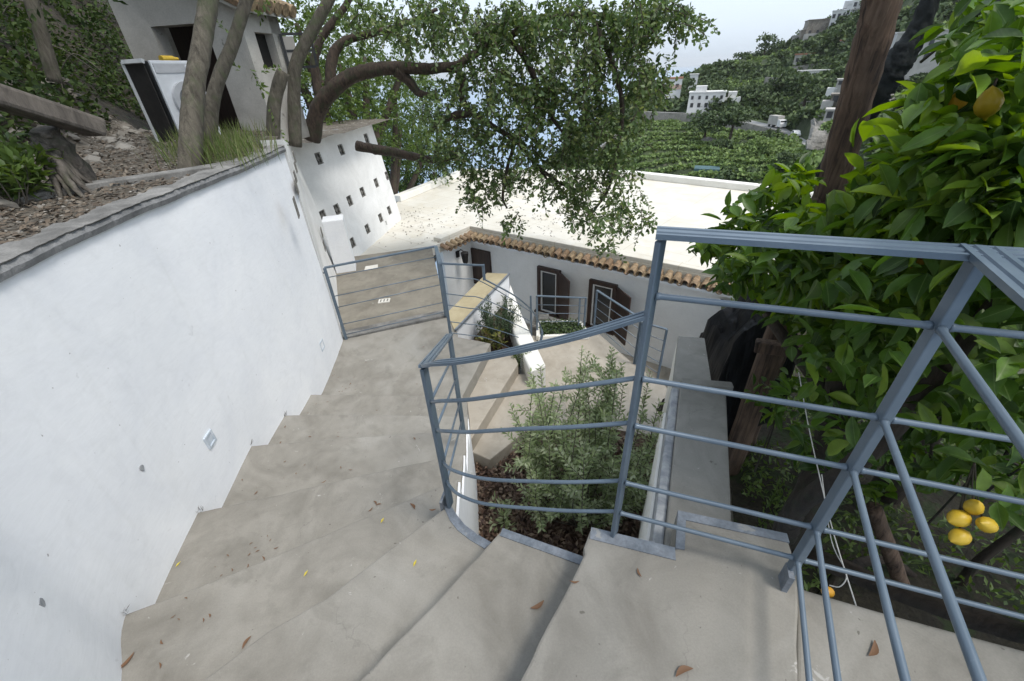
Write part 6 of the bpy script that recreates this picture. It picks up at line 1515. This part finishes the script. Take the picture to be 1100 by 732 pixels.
# sea
mb = MB(); R_ = 20000; K = 64; mb.v = [(0, 0, -105)]+[(math.cos(i*2*math.pi/K)*R_, math.sin(i*2*math.pi/K)*R_, -105) for i in range(K)]; mb.f = [(0, i+1, (i+1) % K+1) for i in range(K)]
tag(mb.build('sea', 'sea', None, loc=(0, 0, -105)), kind='structure')

# ================================================================ FALLEN LEAVES AND SMALL DEBRIS ON THE STEPS
FL_ = [(18*0+266, 609, 4), (283, 601, 4), (386, 524, 5), (403, 541, 4), (398, 548, 4), (258, 609, 5), (277, 593, 4), (297, 589, 4), (261, 516, 5), (275, 530, 5), (407, 543, 4), (445, 545, 3), (443, 545, 3), (266, 691, 3), (257, 607, 5), (577, 650, 1), (735, 724, 0), (935, 697, .3), (617, 625, 0), (687, 616, 0), (134, 712, 3), (175, 690, 3), (172, 716, 3), (465, 548, 2), (382, 398, 8), (376, 413, 8), (372, 418, 8), (368, 421, 8), (393, 390, 8), (352, 432, 7), (405, 441, 7), (306, 459, 6), (302, 476, 6), (333, 470, 6), (348, 518, 4), (448, 413, 8), (455, 373, 8), (365, 378, 8), (413, 376, 8), (445, 472, 5), (377, 505, 5), (366, 503, 5)]
for k_, ln in ((8, 26), (7, 6), (6, 9), (5, 8), (4, 9), (3, 5)):
    for i in range(ln):
        if k_ == 8: px_2, py_2 = RNG.normal(372, 16), RNG.normal(410, 14)
        else:
            a, b = {7: ((318, 446), (345, 432)), 6: ((292, 478), (420, 462)), 5: ((250, 538), (330, 500)), 4: ((185, 640), (300, 570)), 3: ((150, 700), (230, 640))}[k_]; t_ = RNG.uniform(); px_2, py_2 = a[0]+(b[0]-a[0])*t_+RNG.normal(0, 10), a[1]+(b[1]-a[1])*t_+RNG.normal(0, 6)
        FL_.append((round(px_2, 1), round(py_2, 1), k_))
BIG = {(134, 712), (577, 650), (735, 724), (935, 697), (386, 524), (266, 691), (443, 545)}
me0 = []
for i, (x, y, k_) in enumerate(FL_):
    z = -.05 if k_ == .3 else -k_*r
    p = P(x, y, z); big = (x, y) in BIG; L = RNG.uniform(.045, .06) if big else (RNG.uniform(.018, .034) if i < 42 else RNG.uniform(.008, .022)); an = RNG.uniform(0, 6.28)
    if (x, y) == (134, 712): L = .075
    u = Vector((math.cos(an), math.sin(an), 0)); w = Vector((-u.y, u.x, 0)); W = L*RNG.uniform(.10, .15); N = 6; vs = []
    for q in range(N+1):
        t = q/N; hw = W*(math.sin(math.pi*min(.985, .03+t*.955))**.9); cz = .004+.008*(t-.5)**2*L/.05+RNG.uniform(0, .0015)
        c = p+u*((t-.5)*L)+w*(.15*L*math.sin(t*3)); vs += [c-w*hw+Vector((0, 0, cz+.35*hw)), c+Vector((0, 0, cz)), c+w*hw+Vector((0, 0, cz+.45*hw))]
    mb = MB(); mb.add(vs, [(a*3+b_, a*3+b_+1, a*3+b_+4, a*3+b_+3) for a in range(N) for b_ in (0, 1)])
    o = mb.build('fallen_leaf', 'dryleaf', None, smooth=True)
    LB = {(134, 712): 'broad curled brown leaf in the bottom left corner of the steps against the white wall', (577, 650): 'single brown leaf lying in the middle of the step below the top landing', (735, 724): 'large brown leaf at the bottom edge of the top landing', (935, 697): 'curled grey-brown leaf on the ledge slab under the railing'}
    tag(o, LB.get((x, y), 'small dry brown leaf scrap lying on the grey concrete steps'), 'leaf', 'dry leaves scattered over the steps')
YL = [(192, 607, 4, 'yellow leaf close to the white wall on the stairs'), (329, 617, 3, 'tiny yellow petal in the middle of the stairs'), (446, 606, 2, 'pale yellow scrap on the step near the painted edge strip'), (411, 560, 3, 'pale sliver of leaf on the step left of the railing post')]
for x, y, k_, lab in YL:
    p = P(x, y, -k_*r); mb = MB(); u = Vector((.3, .95, 0)).normalized(); w = Vector((-u.y, u.x, 0)); L, W = .016, .0055
    mb.add([p-u*L+Vector((0, 0, .006)), p-w*W+Vector((0, 0, .009)), p+Vector((0, 0, .005)), p+w*W+Vector((0, 0, .009)), p+u*L+Vector((0, 0, .008))], [(0, 1, 2), (0, 2, 3), (1, 4, 2), (2, 4, 3)])
    tag(mb.build('yellow_leaf', 'yleaf', None), lab, 'leaf', 'yellow leaf scraps on the steps')
# dry grass tufts in the joint of wall and steps
for (x, y, k_, lab) in ((214, 550, 4, 'dry grass tuft at the wall end of the third visible step edge'), (269, 479, 5, 'dry grass tuft in the wall joint above the second light'), (306, 447, 6, 'small tuft in the wall joint of a far step'), (135, 659, 3, 'thin tuft at the wall corner of the nearest step edge')):
    p = np.array(P(x, y, -k_*r)); n = 16; d = rnd_dir(n)*.8; d[:, 2] = .8
    tag(leaves('dry_tuft', p+rnd_dir(n)*.012, .045, .0035, 'stump', None, d=d), lab, 'weed', 'dry tufts along the wall joint')

# ================================================================ HAZE
hm_ = bpy.data.materials.new('sea_haze'); hm_.use_nodes = True; hn = hm_.node_tree
hn.nodes.remove(hn.nodes['Principled BSDF']); pv = hn.nodes.new('ShaderNodeVolumePrincipled'); hn.links.new(pv.outputs['Volume'], hn.nodes['Material Output'].inputs['Volume'])
pv.inputs['Color'].default_value = (.97, .985, 1, 1); pv.inputs['Density'].default_value = HAZE_D; pv.inputs['Anisotropy'].default_value = .2
MT['haze'] = hm_
mb = MB(); mb.box((0, 0, 27), (42000, 42000, 266))
tag(mb.build('haze', 'haze', None, loc=(0, 0, -106)), kind='stuff', label='thin pale sea haze over the far hillside and the water', cat='haze')

# ================================================================ SKY AND LIGHT
w = bpy.data.worlds.new('World'); scene.world = w; w.use_nodes = True; nt = w.node_tree
bg = nt.nodes['Background']; sky = nt.nodes.new('ShaderNodeTexSky'); sky.sky_type = 'NISHITA'; sky.sun_disc = False
SEL, SAZ = math.radians(62), math.radians(122)               # azimuth measured from +Y towards +X
sky.sun_elevation = SEL; sky.sun_rotation = SAZ; sky.altitude = 100; sky.air_density = 1.0; sky.dust_density = 3.0; sky.ozone_density = 1.0
hs = nt.nodes.new('ShaderNodeHueSaturation'); hs.inputs['Saturation'].default_value = .42; hs.inputs['Value'].default_value = 1.
nt.links.new(sky.outputs['Color'], hs.inputs['Color'])
mxn = nt.nodes.new('ShaderNodeMix'); mxn.data_type = 'RGBA'; mxn.inputs['Factor'].default_value = .55
nt.links.new(hs.outputs['Color'], mxn.inputs[6]); mxn.inputs[7].default_value = (5.7, 6.7, 7.9, 1)
nt.links.new(mxn.outputs[2], bg.inputs['Color']); bg.inputs['Strength'].default_value = .106
sd = bpy.data.lights.new('sun', 'SUN'); sd.energy = 1.6; sd.angle = math.radians(16); sd.color = (1, .96, .90)
so = bpy.data.objects.new('sun', sd); COL.objects.link(so)
dv = Vector((math.sin(SAZ)*math.cos(SEL), math.cos(SAZ)*math.cos(SEL), math.sin(SEL)))
so.rotation_euler = dv.to_track_quat('Z', 'Y').to_euler(); so.location = (0, 0, 30)
scene.view_settings.view_transform = 'Standard'; scene.view_settings.look = 'None'; scene.view_settings.exposure = .88; scene.view_settings.gamma = 1
scene.view_settings.use_curve_mapping = False
bpy.context.view_layer.update()
